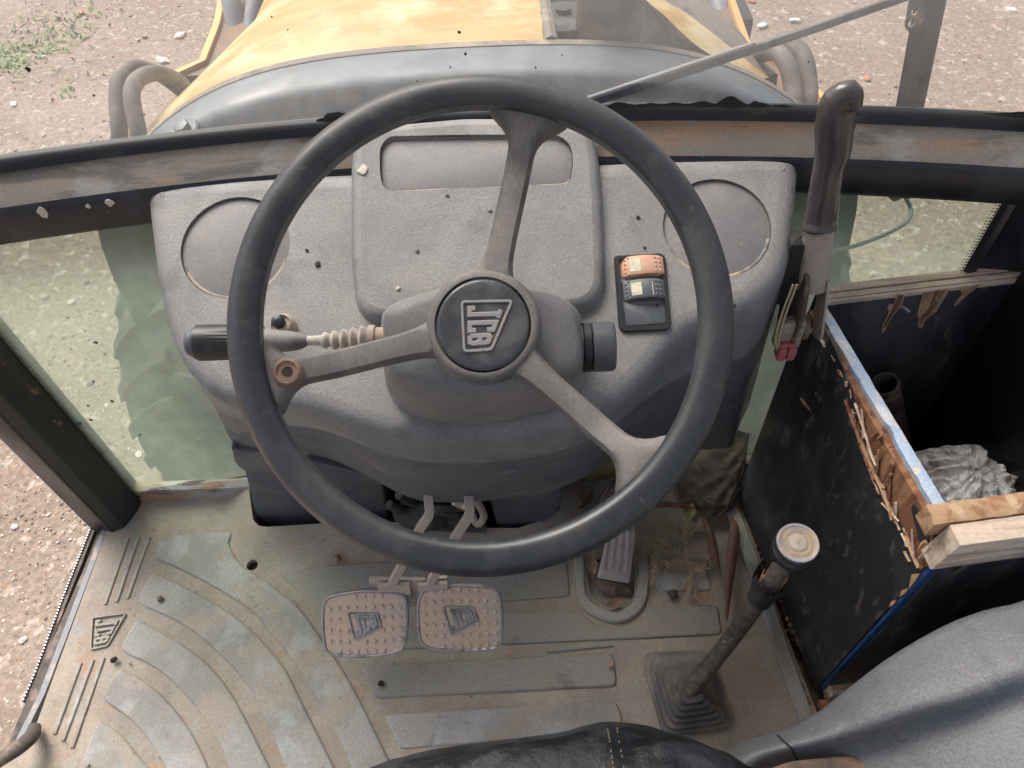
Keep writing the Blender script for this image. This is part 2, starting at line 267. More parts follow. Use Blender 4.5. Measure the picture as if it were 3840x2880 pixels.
class B:
    """collects shapes in world metres; build() links them as one mesh object under its parent"""
    def __init__(s): s.v = []; s.f = []
    def add(s, vs, fs):
        k = len(s.v); s.v += [tuple(p) for p in vs]; s.f += [tuple(i + k for i in f) for f in fs]; return s
    def loft(s, rings, closed=True, cap0=False, cap1=False):
        n = len(rings[0]); vs = [p for r in rings for p in r]; fs = []
        for i in range(len(rings) - 1):
            for j in range(n if closed else n - 1):
                a = i * n + j; b = i * n + (j + 1) % n; fs.append((a, b, b + n, a + n))
        if cap0: fs.append(tuple(range(n))[::-1])
        if cap1: fs.append(tuple(range((len(rings) - 1) * n, len(rings) * n)))
        return s.add(vs, fs)
    def tube(s, path, r, seg=10, caps=True, flat=1., up=None):
        P = [V(p) for p in path]; n = len(P); rr = r if isinstance(r, (list, tuple)) else [r] * n
        rings = []; ref = None
        for i in range(n):
            t = (P[min(i + 1, n - 1)] - P[max(i - 1, 0)]).normalized()
            if up is not None: a = (V(up) - t * V(up).dot(t)).normalized()
            elif ref is None:
                h = V((0, 0, 1)) if abs(t.z) < .9 else V((1, 0, 0)); a = (h - t * h.dot(t)).normalized()
            else: a = (ref - t * ref.dot(t)).normalized()
            ref = a; b = t.cross(a)
            rings.append([P[i] + a * math.cos(q) * rr[i] * flat + b * math.sin(q) * rr[i] for q in (2 * math.pi * k / seg for k in range(seg))])
        return s.loft(rings, True, caps, caps)
    def bar(s, path, w, h, up):
        """flat bar of width w, thickness h along a path; up = face direction"""
        P = [V(p) for p in path]; n = len(P); rings = []
        for i in range(n):
            t = (P[min(i + 1, n - 1)] - P[max(i - 1, 0)]).normalized(); a = (V(up) - t * V(up).dot(t)).normalized(); b = t.cross(a)
            rings.append([P[i] + b * (x * w / 2) + a * (y * h / 2) for x, y in ((-1, -1), (1, -1), (1, .6), (.85, 1), (-.85, 1), (-1, .6))])
        return s.loft(rings, True, True, True)
    def box(s, c, sx, sy, sz, fr=None, bev=.0):
        c = V(c); ax = (fr[1], fr[2], fr[3]) if fr else (V((1, 0, 0)), V((0, 1, 0)), V((0, 0, 1)))
        b = min(bev, sx / 2.2, sy / 2.2, sz / 2.2)
        poly = [(-sx / 2, -sy / 2), (sx / 2, -sy / 2), (sx / 2, sy / 2), (-sx / 2, sy / 2)]
        return s.slab(poly, (c, ax[0], ax[1], ax[2]), -sz / 2, sz / 2, b, corner=b)
    def slab(s, poly, fr, z0, z1, b=.002, corner=0., seg=2, bottom=True, cap=True):
        """2-D outline in frame fr, extruded z0..z1 along the frame normal with a rounded top rim"""
        if corner > 0: poly = rnd(poly, corner)
        o, ex, ey, n = fr
        if area(poly) < 0: poly = poly[::-1]
        W = lambda q, z: o + ex * q[0] + ey * q[1] + n * z
        rings = [[W(q, z0) for q in poly]]
        if b > 0:
            rings.append([W(q, z1 - b) for q in poly])
            for k in range(1, seg + 1):
                a = k / seg * math.pi / 2; ins = inset(poly, b * (1 - math.cos(a)))
                rings.append([W(q, z1 - b + b * math.sin(a)) for q in ins])
        else: rings.append([W(q, z1) for q in poly])
        return s.loft(rings, True, bottom, cap)
    def lathe(s, prof, fr, seg=32, caps=True, a0=0., a1=2 * math.pi):
        """profile (radius, height) about the frame normal"""
        o, ex, ey, n = fr; full = abs(a1 - a0) > 6.28
        k = seg if full else seg + 1
        rings = [[o + (ex * math.cos(a) + ey * math.sin(a)) * max(r, 1e-5) + n * h for a in (a0 + (a1 - a0) * j / seg for j in range(k))] for r, h in prof]
        return s.loft(rings, full, caps and full, caps and full)
    def sheet(s, outer, holes, fr, hf=None, step=.02, skirt=.004, hskirt=None):
        """flat sheet with holes, triangulated with inner grid points; hf(u, v) lifts it along the normal"""
        o, ex, ey, n = fr
        if area(outer) < 0: outer = outer[::-1]
        holes = [h if area(h) > 0 else h[::-1] for h in holes]
        pts = []; edges = []
        for L in [outer] + holes:
            k = len(pts); pts += [tuple(p) for p in L]; edges += [(k + i, k + (i + 1) % len(L)) for i in range(len(L))]
        xs = [p[0] for p in outer]; ys = [p[1] for p in outer]
        if step:
            x = min(xs) + step * .5
            while x < max(xs):
                y = min(ys) + step * .5
                while y < max(ys):
                    if inside((x, y), outer) and not any(inside((x, y), h) for h in holes) and min(segd((x, y), L) for L in [outer] + holes) > step * .45:
                        pts.append((x, y))
                    y += step
                x += step
        r = delaunay_2d_cdt([V((p[0], p[1])) for p in pts], edges, [], 0, 1e-6)
        vv = [(p.x, p.y) for p in r[0]]; fs = []
        for f in r[2]:
            c = (sum(vv[i][0] for i in f) / 3, sum(vv[i][1] for i in f) / 3)
            if inside(c, outer) and not any(inside(c, h) for h in holes):
                a = [vv[i] for i in f]; fs.append(tuple(f) if area(a) > 0 else tuple(f)[::-1])
        H = hf or (lambda u, v: 0.)
        s.add([o + ex * p[0] + ey * p[1] + n * H(*p) for p in vv], fs)
        for i, L in enumerate([outer] + holes):
            dep = skirt if i == 0 else (hskirt if hskirt is not None else skirt)
            top = [o + ex * p[0] + ey * p[1] + n * H(*p) for p in L]; bot = [q - n * dep for q in top]
            if dep: s.loft([bot, top] if i == 0 else [top, bot][::-1], True)
        return s
    def build(s, name, mat, parent=None, smooth=40, org=None):
        me = bpy.data.meshes.new(name)
        O = ORG[parent.name] if parent is not None else (V(org) if org is not None else V((0, 0, 0)))
        me.from_pydata([(p[0] - O.x, p[1] - O.y, p[2] - O.z) for p in s.v], [], s.f); me.update()
        if smooth:
            me.polygons.foreach_set('use_smooth', [True] * len(me.polygons)); me.set_sharp_from_angle(angle=R(smooth))
        me.materials.append(mat)
        o = bpy.data.objects.new(name, me); COL.objects.link(o)
        if parent is not None: o.parent = parent; ORG[o.name] = O
        else: o.location = O; ORG[o.name] = O
        return o
def area(p): return .5 * sum(p[i][0] * p[(i + 1) % len(p)][1] - p[(i + 1) % len(p)][0] * p[i][1] for i in range(len(p)))
def inside(q, P):
    c = False; j = len(P) - 1
    for i in range(len(P)):
        if (P[i][1] > q[1]) != (P[j][1] > q[1]) and q[0] < (P[j][0] - P[i][0]) * (q[1] - P[i][1]) / (P[j][1] - P[i][1]) + P[i][0]: c = not c
        j = i
    return c
def segd(q, P, closed=True):
    m = 9.
    for i in range(len(P) if closed else len(P) - 1):
        a = P[i]; b = P[(i + 1) % len(P)]; dx = b[0] - a[0]; dy = b[1] - a[1]; L = dx * dx + dy * dy or 1e-12
        t = max(0, min(1, ((q[0] - a[0]) * dx + (q[1] - a[1]) * dy) / L)); m = min(m, math.hypot(q[0] - a[0] - t * dx, q[1] - a[1] - t * dy))
    return m
def inset(P, dist):
    n = len(P); out = []
    for i in range(n):
        a = V(P[i - 1][:2]); b = V(P[i][:2]); c = V(P[(i + 1) % n][:2]); d1 = (b - a); d2 = (c - b)
        if d1.length < 1e-9 or d2.length < 1e-9: out.append((b.x, b.y)); continue
        d1.normalize(); d2.normalize(); n1 = V((-d1.y, d1.x)); n2 = V((-d2.y, d2.x)); m = n1 + n2
        if m.length < 1e-6: out.append((b.x, b.y)); continue
        m.normalize(); k = dist / max(.35, m.dot(n1)); out.append((b.x + m.x * k, b.y + m.y * k))
    return out
def rnd(P, r, k=4):
    out = []; n = len(P)
    for i in range(n):
        a = V(P[i - 1][:2]); b = V(P[i][:2]); c = V(P[(i + 1) % n][:2]); l1 = (a - b).length; l2 = (c - b).length
        q = min(r, l1 * .45, l2 * .45); p0 = b + (a - b) * (q / max(l1, 1e-9)); p1 = b + (c - b) * (q / max(l2, 1e-9))
        for j in range(k + 1):
            t = j / k; p = p0 * (1 - t) ** 2 + b * 2 * t * (1 - t) + p1 * t * t; out.append((p.x, p.y))
    return out
def cr(P, k=6, closed=False):
    """Catmull-Rom through points of any dimension"""
    P = [V(p) for p in P]; n = len(P); out = []
    for i in range(n if closed else n - 1):
        p0 = P[i - 1] if (i > 0 or closed) else P[0] * 2 - P[1]; p1 = P[i]; p2 = P[(i + 1) % n]
        p3 = P[(i + 2) % n] if (i + 2 < n or closed) else P[-1] * 2 - P[-2]
        for j in range(k):
            t = j / k; out.append(.5 * (2 * p1 + (p2 - p0) * t + (2 * p0 - 5 * p1 + 4 * p2 - p3) * t * t + (3 * p1 - p0 - 3 * p2 + p3) * t ** 3))
    if not closed: out.append(P[-1])
    return out
def t2(L): return [(p[0], p[1]) for p in L]
def fr_at(o, n, xhint=(1, 0, 0)):
    n = V(n).normalized(); ex = V(xhint); ex = (ex - n * ex.dot(n)).normalized(); return (V(o), ex, n.cross(ex), n)
def world(fr, u, v, n=0.): return fr[0] + fr[1] * u + fr[2] * v + fr[3] * n
def flat(z): return (V((0, 0, z)), V((1, 0, 0)), V((0, 1, 0)), V((0, 0, 1)))
def sm(x): x = max(0., min(1., x)); return x * x * (3 - 2 * x)
def nz(x, y, z=0.): return noise.noise(V((x, y, z)))
def copy_of(o, parent, loc=None):
    c = o.copy(); COL.objects.link(c); c.parent = parent
    if loc is not None: c.location = loc
    return c

# letters of the maker's mark as centre lines on a unit square (x along the word, y up)
WORD = {'J': [[(.02, .22), (.02, .07), (.19, .07), (.19, .93)], [(.07, .93), (.30, .93)]],
        'C': [[(.62, .70), (.62, .93), (.42, .93), (.42, .07), (.62, .07), (.62, .30)]],
        'B': [[(.76, .07), (.94, .07), (.97, .18), (.97, .42), (.91, .51), (.97, .60), (.97, .82), (.94, .93), (.76, .93)], [(.77, .93), (.77, .07)], [(.79, .51), (.90, .51)]]}
def bil(q, Q):
    """unit square -> quad Q = bottom-left, bottom-right, top-right, top-left"""
    x, y = q; return tuple(Q[0][i] * (1 - x) * (1 - y) + Q[1][i] * x * (1 - y) + Q[2][i] * x * y + Q[3][i] * (1 - x) * y for i in (0, 1))
def ribbon(b, line, w, fr, z0, z1, closed=False):
    """raised flat ribbon with mitred corners along a 2-D line"""
    P = [V(p) for p in line]; n = len(P); L = []; Rr = []
    for i in range(n):
        a = P[i - 1] if (i or closed) else None; c = P[(i + 1) % n] if (i < n - 1 or closed) else None
        d1 = (P[i] - a).normalized() if a is not None else (c - P[i]).normalized(); d2 = (c - P[i]).normalized() if c is not None else d1
        n1 = V((-d1.y, d1.x)); m = (n1 + V((-d2.y, d2.x))); m = m.normalized() if m.length > 1e-6 else n1
        k = w / 2 / max(.5, m.dot(n1)); L.append(P[i] + m * k); Rr.append(P[i] - m * k)
    rings = []
    for i in range(n):
        l, r = L[i], Rr[i]; li = l + (r - l) * .14; ri = r + (l - r) * .14
        rings.append([world(fr, r.x, r.y, z0), world(fr, r.x, r.y, z1 * .6 + z0 * .4), world(fr, ri.x, ri.y, z1), world(fr, li.x, li.y, z1), world(fr, l.x, l.y, z1 * .6 + z0 * .4), world(fr, l.x, l.y, z0)])
    if closed: rings.append(rings[0])
    return b.loft(rings, False if False else True, not closed, not closed)
def emblem(fr, quad, h, mat, parent, frame_name='emblem_border', lw=.085, letter_mat=None):
    """trapezoid border with the three letters, each its own mesh"""
    size = (V(quad[1]) - V(quad[0])).length
    b = B(); ribbon(b, [V(p) for p in rnd(quad, size * .07, 3)], size * .055, fr, 0, h, True); b.build(frame_name, mat, parent, 30)
    cx = sum(q[0] for q in quad) / 4; cy = sum(q[1] for q in quad) / 4
    Q = [(q[0] + (cx - q[0]) * .25, q[1] + (cy - q[1]) * .25) for q in quad]
    for ch, strokes in WORD.items():
        b = B()
        for i, s in enumerate(strokes):
            ribbon(b, [V(bil(p, Q)) for p in s], size * lw * 1.15, fr, 0, h - .00012 * i)
        b.build('letter', letter_mat or mat, parent, 30)

# ================================================================ GROUND OUTSIDE
GZ = -1.15
b = B(); N = 90; ext = [-70 + 140 * i / N for i in range(N + 1)]
ext = [math.copysign(abs(e / 70) ** 2.2 * 70, e) for e in ext]
vs = [(x + .0, y + 2.5, GZ + (.035 * nz(x * .5, y * .5) + .018 * nz(x * 1.7, y * 1.7, 3) if abs(x) < 20 and abs(y) < 20 else 0)) for y in ext for x in ext]
fs = [(j * (N + 1) + i, j * (N + 1) + i + 1, (j + 1) * (N + 1) + i + 1, (j + 1) * (N + 1) + i) for j in range(N) for i in range(N)]
b.add(vs, fs); tag(b.build('ground', m_ground), 'bare dirt yard strewn with rubble around the machine', kind='structure')
def gz(x, y): return GZ + .035 * nz(x * .5, (y - 2.5) * .5) + .018 * nz(x * 1.7, (y - 2.5) * 1.7, 3)
ICO_V = []; ICO_F = []
bm = bmesh.new(); bmesh.ops.create_icosphere(bm, subdivisions=1, radius=1); ICO_V = np.array([v.co[:] for v in bm.verts]); ICO_F = [tuple(v.index for v in f.verts) for f in bm.faces]; bm.free()
def pebble(b, c, r, flat=.6, rough=.3):
    q = ICO_V * (1 + rough * (rng.random((len(ICO_V), 1)) - .5)); a = rng.random() * 6.28; sc = np.array([1.0, .55 + .45 * rng.random(), flat]) * r
    q = q * sc; ca, sa = math.cos(a), math.sin(a)
    b.add(np.stack([q[:, 0] * ca - q[:, 1] * sa + c[0], q[:, 0] * sa + q[:, 1] * ca + c[1], q[:, 2] + c[2]], 1).tolist(), ICO_F)
b = B()
for i in range(22000):
    if i % 4 == 0: x, y = rng.uniform(-2.3, -.75), rng.uniform(-.2, 2.2)
    else: x, y = rng.uniform(-4.2, 3.8), rng.uniform(.8, 6.2)
    if nz(x * 1.1, y * 1.1, 8) < rng.uniform(-.75, .25): continue
    r = .003 + .005 * rng.random() ** 2 + (.015 * rng.random() ** 2 if rng.random() < (.03 if i % 4 == 0 else .09) else 0)
    pebble(b, (x, y, gz(x, y) + r * .12), r)
b.build('gravel', m_stone, smooth=0)
tag(bpy.data.objects['gravel'], 'loose gravel and rubble chips scattered over the dirt', kind='stuff')
def stone(px, r, mat, label, cat='stone', flat=.45):
    r *= .62; b = B(); q = px; 
    bm = bmesh.new(); bmesh.ops.create_icosphere(bm, subdivisions=2, radius=1)
    a = rng.random() * 6
    for v in bm.verts:
        p = v.co; k = 1 + .35 * nz(p.x * 1.3 + a, p.y * 1.3, p.z * 1.3 + a)
        k = 1 + .55 * nz(p.x * 1.4 + a, p.y * 1.4, p.z * 1.4 + a) + .2 * nz(p.x * 4, p.y * 4 + a, p.z * 4); c = V((p.x, max(-.7, min(.7, p.y)) * .8, max(-.7, min(.7, p.z)) * flat)) * (k * .8)
        v.co = V((c.x * math.cos(a) - c.y * math.sin(a), c.x * math.sin(a) + c.y * math.cos(a), c.z))
    b.add([V((q[0], q[1], gz(q[0], q[1]) + r * flat * .3)) + v.co * r for v in bm.verts], [tuple(v.index for v in f.verts) for f in bm.faces]); bm.free()
    o = b.build('stone', mat, None, 25, (q[0], q[1], gz(q[0], q[1]))); tag(o, label, cat, 'larger stones on the dirt yard')
stone((-2.0562,4.6239,-1.15), .075, m_white, 'pale flat stone upper left, in line with the hood edge')
stone((-2.0891,4.337,-1.15), .085, m_white, 'pale block of stone lying just behind the bent hoses')
stone((-2.7955,4.9845,-1.15), .05, m_brick, 'small orange brick fragment near the top left corner')
stone((-2.8682,4.4787,-1.15), .045, m_white, 'small white stone beside the green weeds')
stone((-2.8316,3.945,-1.15), .05, m_white, 'white stone at far left above the black frame')
stone((1.44,4.3883,-1.15), .07, m_white, 'white stone seen under the raised end of the wiper arm')
stone((1.6396,4.4346,-1.15), .07, m_white, 'larger white stone between wiper arm and bracket post')
stone((1.4403,4.6907,-1.15), .07, m_brick, 'reddish brick fragment at the top edge beside the grey pipes')
stone((2.9215,4.4773,-1.15), .075, m_white, 'white rubble stone in the upper right corner')
stone((1.8816,3.8132,-1.15), .05, m_brick, 'brown clod of brick close to the bracket post')
stone((-1.5305,.7085,-1.15), .02, m_brick, 'small orange brick chip beside the door step')
b = B()
for px, py, n, sp in ((8,125,120,.16),(75,65,40,.2),(120,95,30,.15),(165,60,24,.2),(150,200,14,.06)):
    pass
GR = [((-3.0938,4.4454,-1.15), 300, .10), ((-3.0339,4.7706,-1.15), 60, .16), ((-2.8396,4.5735,-1.15), 90, .12), ((-2.7811,4.8516,-1.15), 60, .16), ((-2.5919,4.0904,-1.15), 16, .07)]
for c, n, sp in GR:
    for i in range(n):
        x = c[0] + rng.normal() * sp; y = c[1] + rng.normal() * sp; g = gz(x, y); a = rng.random() * 6.28; h = .012 + .022 * rng.random(); l = .03 + .04 * rng.random(); wd = .006
        dx, dy = math.cos(a), math.sin(a); px, py = -dy * wd, dx * wd
        b.add([(x - px, y - py, g), (x + px, y + py, g), (x + dx * l * .5 + px * .8, y + dy * l * .5 + py * .8, g + h * .8), (x + dx * l * .5 - px * .8, y + dy * l * .5 - py * .8, g + h * .8), (x + dx * l * 1.3, y + dy * l * 1.3, g + h)], [(0, 1, 2, 3), (3, 2, 4)])
tag(b.build('grass', m_grass, None, 0), 'sparse green weeds at the upper left of the yard', kind='stuff')

# ================================================================ MACHINE OUTSIDE THE CAB
CX = -.07
# --- front tyres
def tyre(cx, label):
    o = (cx, 1.62, GZ); t = thing('front_tyre', label, 'tyre', o, 'front wheels of the machine')
    c = V((cx, 1.62, GZ + .475)); hw = .165
    fr = (c, V((0, 1, 0)), V((0, 0, 1)), V((1, 0, 0)))
    prof = [(.24, -hw * .8), (.28, -hw * .95), (.36, -hw * 1.05), (.41, -hw), (.437, -hw * .8), (.448, -hw * .4), (.452, 0), (.448, hw * .4), (.437, hw * .8), (.41, hw), (.36, hw * 1.05), (.28, hw * .95), (.24, hw * .8)]
    B().lathe(prof, fr, 64, False).build('casing', m_tyre, t)
    B().lathe([(.05, -.03), (.19, -.03), (.235, hw * .55), (.25, hw * .75), (.25, -hw * .75), (.235, -hw * .55), (.2, .02), (.05, .02)], fr, 40, False).build('wheel_rim', m_yelldirt, t)
    proto = {}
    for k in range(22):
        for sd in (-1, 1):
            a = 2 * math.pi * (k + (.5 if sd > 0 else 0)) / 22
            if sd not in proto:
                lb = B(); rings = []
                for j in range(6):
                    q = j / 5; xx = sd * (.008 + q * (hw * 1.03 - .008)); da = .20 * q * q + .05 * q; rr = .452 - .03 * q ** 3
                    if j == 5: rr = .405
                    w2 = .020 + .008 * q
                    cc = lambda r, dl: V((xx, r * math.cos(da) - dl * math.sin(da), r * math.sin(da) + dl * math.cos(da)))
                    rings.append([cc(rr - .012, -w2), cc(rr + .020, -w2 * .75), cc(rr + .020, w2 * .75), cc(rr - .012, w2)])
                lb.loft(rings, True, True, True)
                lb.v = [tuple(V(p) + V(o)) for p in lb.v]
                lug = lb.build('tread_lug', m_tyre, t, 30); lug.location = (0, 0, .475); proto[sd] = lug
            else:
                lug = copy_of(proto[sd], t, (0, 0, .475))
            lug.rotation_euler = (a, 0, 0)
    return t
tyre(-.935, 'lugged front tyre seen through the green lower window beside the black pillar')
tyre(.70, 'lugged front tyre behind the hand lever, edge seen through the lower window')

# --- engine cover: black cowl and yellow bonnet
hood = thing('engine_hood', 'black plastic cowl and worn yellow bonnet in front of the windscreen', 'hood', (CX, 1.2, .4))
def xsec(x, z0, hw, drop=.26, e=3.2): u = abs((x - CX) / hw); return z0 - drop * u ** e
NX = 40; HW = .55
def crest(x): u = (x - CX) / HW; return 1 - .5 * u * u
xs = [CX - HW + 2 * HW * i / NX for i in range(NX + 1)]
cowlp = [(1.085, .600, .0), (1.05, .606, .0), (1.015, .607, .0), (1.0, .604, 0), (.988, .595, 0), (.972, .570, 0), (.955, .52, 0), (.94, .42, 0)]
rings = []
for yy, zz, _ in cowlp:
    rings.append([V((x, yy - .075 * ((x - CX) / HW) ** 2 - .03 * ((x - CX) / HW) ** 6, xsec(x, zz, HW, .13, 4.0))) for x in xs])
B().loft(rings[::-1], False).build('cowl', m_cowl, hood, 60)
b = B(); b.loft([[r + V((0, .016, -.004)) for r in rings[0]], [r + V((0, .002, .004)) for r in rings[0]], [r + V((0, -.010, .003)) for r in rings[0]]][::-1], False); b.build('cowl_lip', m_cowledge, hood)
def bon(x, yy, z0=.592):
    tp = 1 - .55 * max(0, min(.42, yy - 1.02)) * (1 if x < CX else .5); X = CX + (x - CX) * tp
    return V((X, yy, xsec(x, z0 + .012 - .035 * (yy - 1.1), HW + .03, .15, 3.6) + .002 * nz(x * 9, yy * 9)))
nb = 30; XR = .052; xl = [CX - HW - .035 + (XR - (CX - HW - .035)) * i / nb for i in range(nb + 1)]
def yf(x): return 1.088 - .075 * ((x - CX) / HW) ** 2 - .03 * ((x - CX) / HW) ** 6
rings = [[bon(x, yf(x) + .004 - .0, .582 if k == 0 else .592) if k == 0 else bon(x, yf(x) + k * .075) for x in xl] for k in range(13)]
B().loft(rings, False).build('bonnet_panel', m_yellow, hood, 60)
b = B(); edge = [bon(XR, yf(XR) + k * .075) for k in range(13)]
b.tube([e + V((.002, 0, -.006)) for e in edge], .011, 8); b.build('bonnet_edge', m_cowledge, hood)
L1 = [V(p) for p in [(.2005,1.3111,.59),(.2068,1.2335,.585),(.2367,1.1867,.575),(.2691,1.1416,.56),(.3072,1.1255,.54),(.3507,1.1274,.52),(.3831,1.1241,.5)]]
R1 = [V(p) for p in [(.2197,1.3203,.585),(.2363,1.2411,.58),(.2732,1.2181,.565),(.314,1.1887,.545),(.3526,1.1745,.52),(.3829,1.1653,.5),(.4103,1.1614,.48)]]
R2 = [V(p) for p in [(.297,1.4138,.54),(.3124,1.3472,.53),(.3501,1.3384,.51),(.3845,1.3099,.49),(.4086,1.2824,.47),(.4324,1.2613,.45),(.458,1.2547,.43)]]
L0 = [V(p) for p in [(.1949,1.3794,.56),(.202,1.2972,.555),(.2307,1.226,.545),(.263,1.1783,.53),(.3027,1.1546,.51),(.3491,1.1467,.49),(.3853,1.1471,.47)]]
L1, R1, R2, L0 = [cr(q, 5) for q in (L1, R1, R2, L0)]
B().loft([L1, R1], False).build('bonnet_strip', m_yellow, hood, 60)
B().loft([R1, [a.lerp(c, .5) + V((0, 0, .004)) for a, c in zip(R1, R2)], R2, [p + V((.02, 0, -.15)) for p in R2]], False).build('bonnet_side', m_cowledge, hood, 60)
B().loft([[p + V((-.01, 0, -.10)) for p in L0], L0, L1], False).build('bonnet_strip_edge', m_cowledge, hood, 60)
for px in ((-.455, .925), (-.50, .872)):
    c = V((px[0], px[1], xsec(px[0], .603, HW, .13, 4.0) + .010)); fr = fr_at(c, (-.25, -.2, 1)); 
    bo = B().lathe([(.0, -.02), (.021, -.02), (.021, .002), (.019, .004)], fr, 20).build('bolt_washer', m_cowl, hood)
    B().slab([(.012 * math.cos(k * math.pi / 3), .012 * math.sin(k * math.pi / 3)) for k in range(6)], (c, fr[1], fr[2], fr[3]), .003, .013, .002).build('bolt_head', m_cowl, bo)
B().box((CX, 1.75, .10), .80, 1.3, .74, None, .02).build('engine_block', m_darkmetal, hood)
# --- exhaust and intake
ex = V((.1398,1.0807,.6)); t = thing('exhaust_pipe', 'heat stained upright exhaust pipe beside the yellow bonnet', 'exhaust', (ex.x, ex.y + .052, .35))
fr = fr_at((ex.x, ex.y + .052, .35), (0, 0, 1)); B().lathe([(.049, 0), (.049, .30), (.0505, .302), (.0505, .33), (.046, .332), (.046, 1.1), (.042, 1.1), (.042, .9)], fr, 40).build('stack', m_exhaust, t)
c = V((.0735,1.0973,.6)); t = thing('air_intake', 'sooty black intake housing between bonnet and exhaust', 'intake', (c.x, c.y + .068, .36))
fr = fr_at((c.x, c.y + .068, .36), (0, 0, 1)); B().lathe([(.05, 0), (.05, .22), (.046, .236), (.03, .243), (.012, .243), (.012, .25), (0, .25)], fr, 32).build('housing', m_darkmetal, t)
# --- hoses, pipes, loader frame
def hose(name, path, r, mat, label, cat, group, ends=None):
    P = cr(path, 7); o = B().tube(P, r, 14).build(name, mat, None, 60, P[0]); return tag(o, label, cat, group)
hose('hydraulic_hose', [(-.6558,1.02,.4113),(-.6177,1.04,.4998),(-.6173,1.08,.5343),(-.6186,1.12,.5517),(-.6203,1.18,.5375),(-.6186,1.24,.4948),(-.614,1.3,.4199),(-.6148,1.34,.3362)], .0125, m_hose, 'outer dusty hydraulic hose bent over on the left of the hood', 'hose', 'hydraulic hoses')
hose('hydraulic_hose', [(-.6094,1,.4246),(-.5767,1.02,.5114),(-.58,1.05,.5435),(-.5857,1.08,.5553),(-.5852,1.12,.5531),(-.5818,1.18,.526),(-.5909,1.26,.4609),(-.5895,1.3,.3806)], .0125, m_hose, 'inner dusty hydraulic hose nearest the left side of the hood', 'hose', 'hydraulic hoses')
hose('hydraulic_hose', [(.4743,1.02,.3521),(.453,1.06,.4637),(.4566,1.1,.4964),(.4533,1.15,.5208),(.4407,1.2,.516),(.4312,1.3,.4492)], .0135, m_hose, 'outer dusty hydraulic hose bent over right of the hood', 'hose', 'hydraulic hoses')
hose('hydraulic_hose', [(.4424,1,.3696),(.4236,1.04,.4782),(.4225,1.08,.5101),(.4173,1.12,.5294),(.4128,1.18,.5141),(.3962,1.28,.4404)], .0135, m_hose, 'inner dusty hydraulic hose nearest the right side of the hood', 'hose', 'hydraulic hoses')
hose('hydraulic_pipe', [(-.663,1.75,.245),(-.6642,1.8,.2868),(-.672,1.85,.3287),(-.6958,1.95,.3812)], .022, m_pipe, 'grey hydraulic pipe at the top left nearest the orange edge', 'pipe', 'grey loader pipes')
hose('hydraulic_pipe', [(-.6311,1.75,.255),(-.6221,1.8,.2904),(-.6131,1.85,.3259),(-.6076,1.95,.3771)], .021, m_pipe, 'grey hydraulic pipe at the top left nearest the yellow bonnet', 'pipe', 'grey loader pipes')
hose('hydraulic_pipe', [(.4542,1.9,.1697),(.4649,1.95,.1918),(.463,2,.2033),(.4486,2.1,.2639)], .02, m_pipe, 'short grey hydraulic pipe at the top right of the bonnet', 'pipe', 'grey loader pipes')
hose('hydraulic_pipe', [(.4756,1.6,.195),(.4758,1.7,.2509),(.4708,1.8,.2984),(.4606,1.9,.3486)], .024, m_pipe, 'long grey hydraulic pipe at the top right beside the rubble', 'pipe', 'grey loader pipes')
ld = thing('loader_frame', 'dirty yellow loader tower and engine bay metal left of the bonnet', 'loader', (-.62, 1.7, -.2))
q = [(-.7427,1.5712,.3),(-.6925,1.618,.3),(-.6967,1.7773,.3),(-.7192,1.9627,.3)]; q = [V(p) for p in q]
b = B(); b.loft([[p + V((0, 0, -.35)) for p in q], q, [p + V((.16, .0, .0)) for p in q], [p + V((.16, 0, -.35)) for p in q]], False); b.build('tower_plate', m_yelldirt, ld, 30)
b = B(); b.bar([p + V((0, 0, .004)) for p in q], .018, .012, (0, 0, 1)); b.build('tower_edge', m_yelledge, ld, 30)
b = B(); b.box((-.56, 2.25, .0), .22, 1.0, .5, None, .01); b.build('radiator_side', m_darkmetal, ld)
lr = thing('loader_frame', 'dirty yellow loader tower and brown plate right of the bonnet', 'loader', (.48, 1.7, -.2))
q = [(.6086,1.3485,.3),(.5601,1.4881,.3),(.496,1.5866,.3),(.5014,1.8389,.3)]; q = [V(p) for p in q]
b = B(); b.loft([[p + V((0, 0, -.35)) for p in q], q, [p + V((-.16, .0, .0)) for p in q], [p + V((-.16, 0, -.35)) for p in q]][::-1], False); b.build('tower_plate', m_yelldirt, lr, 30)
b = B(); b.bar([p + V((0, 0, .004)) for p in q], .016, .012, (0, 0, 1)); b.build('tower_edge', m_yelledge, lr, 30)
b = B(); b.box((.46, 2.3, .0), .22, 1.0, .5, None, .01); b.build('radiator_side', m_darkmetal, lr)

# ================================================================ CAB FRAME AND GLASS
cab = thing('cab_frame', 'black cab frame with dusty front ledge, corner posts and windows', 'cab frame', (CX, .70, -.03))
def gy(x): return .785 - .17 * (x + .035) ** 2
TX = [-.80 + 1.50 * i / 48 for i in range(49)]
def along(prof): return [[V((x, gy(x) + dy, z)) for x in TX] for dy, z in prof]
def tband(name, prof, mat, sm_=50): B().loft(along(prof)[::-1], False).build(name, mat, cab, sm_)
tband('transom_face', [(-.055, .610), (-.064, .614), (-.066, .620), (-.066, .655), (-.062, .660)], m_frame)
tband('transom_ledge', [(-.062, .660), (-.055, .662), (-.03, .662), (-.012, .664), (-.006, .668)], m_ledge)
tband('windscreen_gasket', [(-.008, .664), (-.004, .674), (.0, .679), (.006, .681), (.014, .678), (.016, .58)], m_blackrub)
pane = B(); rings = [[V((x, gy(x) + .008 + .06 * (z - .69), z)) for x in TX] for z in (.672, .9, 1.1, 1.35, 1.6)]
pane.loft(rings[::-1], False); pane.build('windscreen_pane', m_screen, cab, 60)
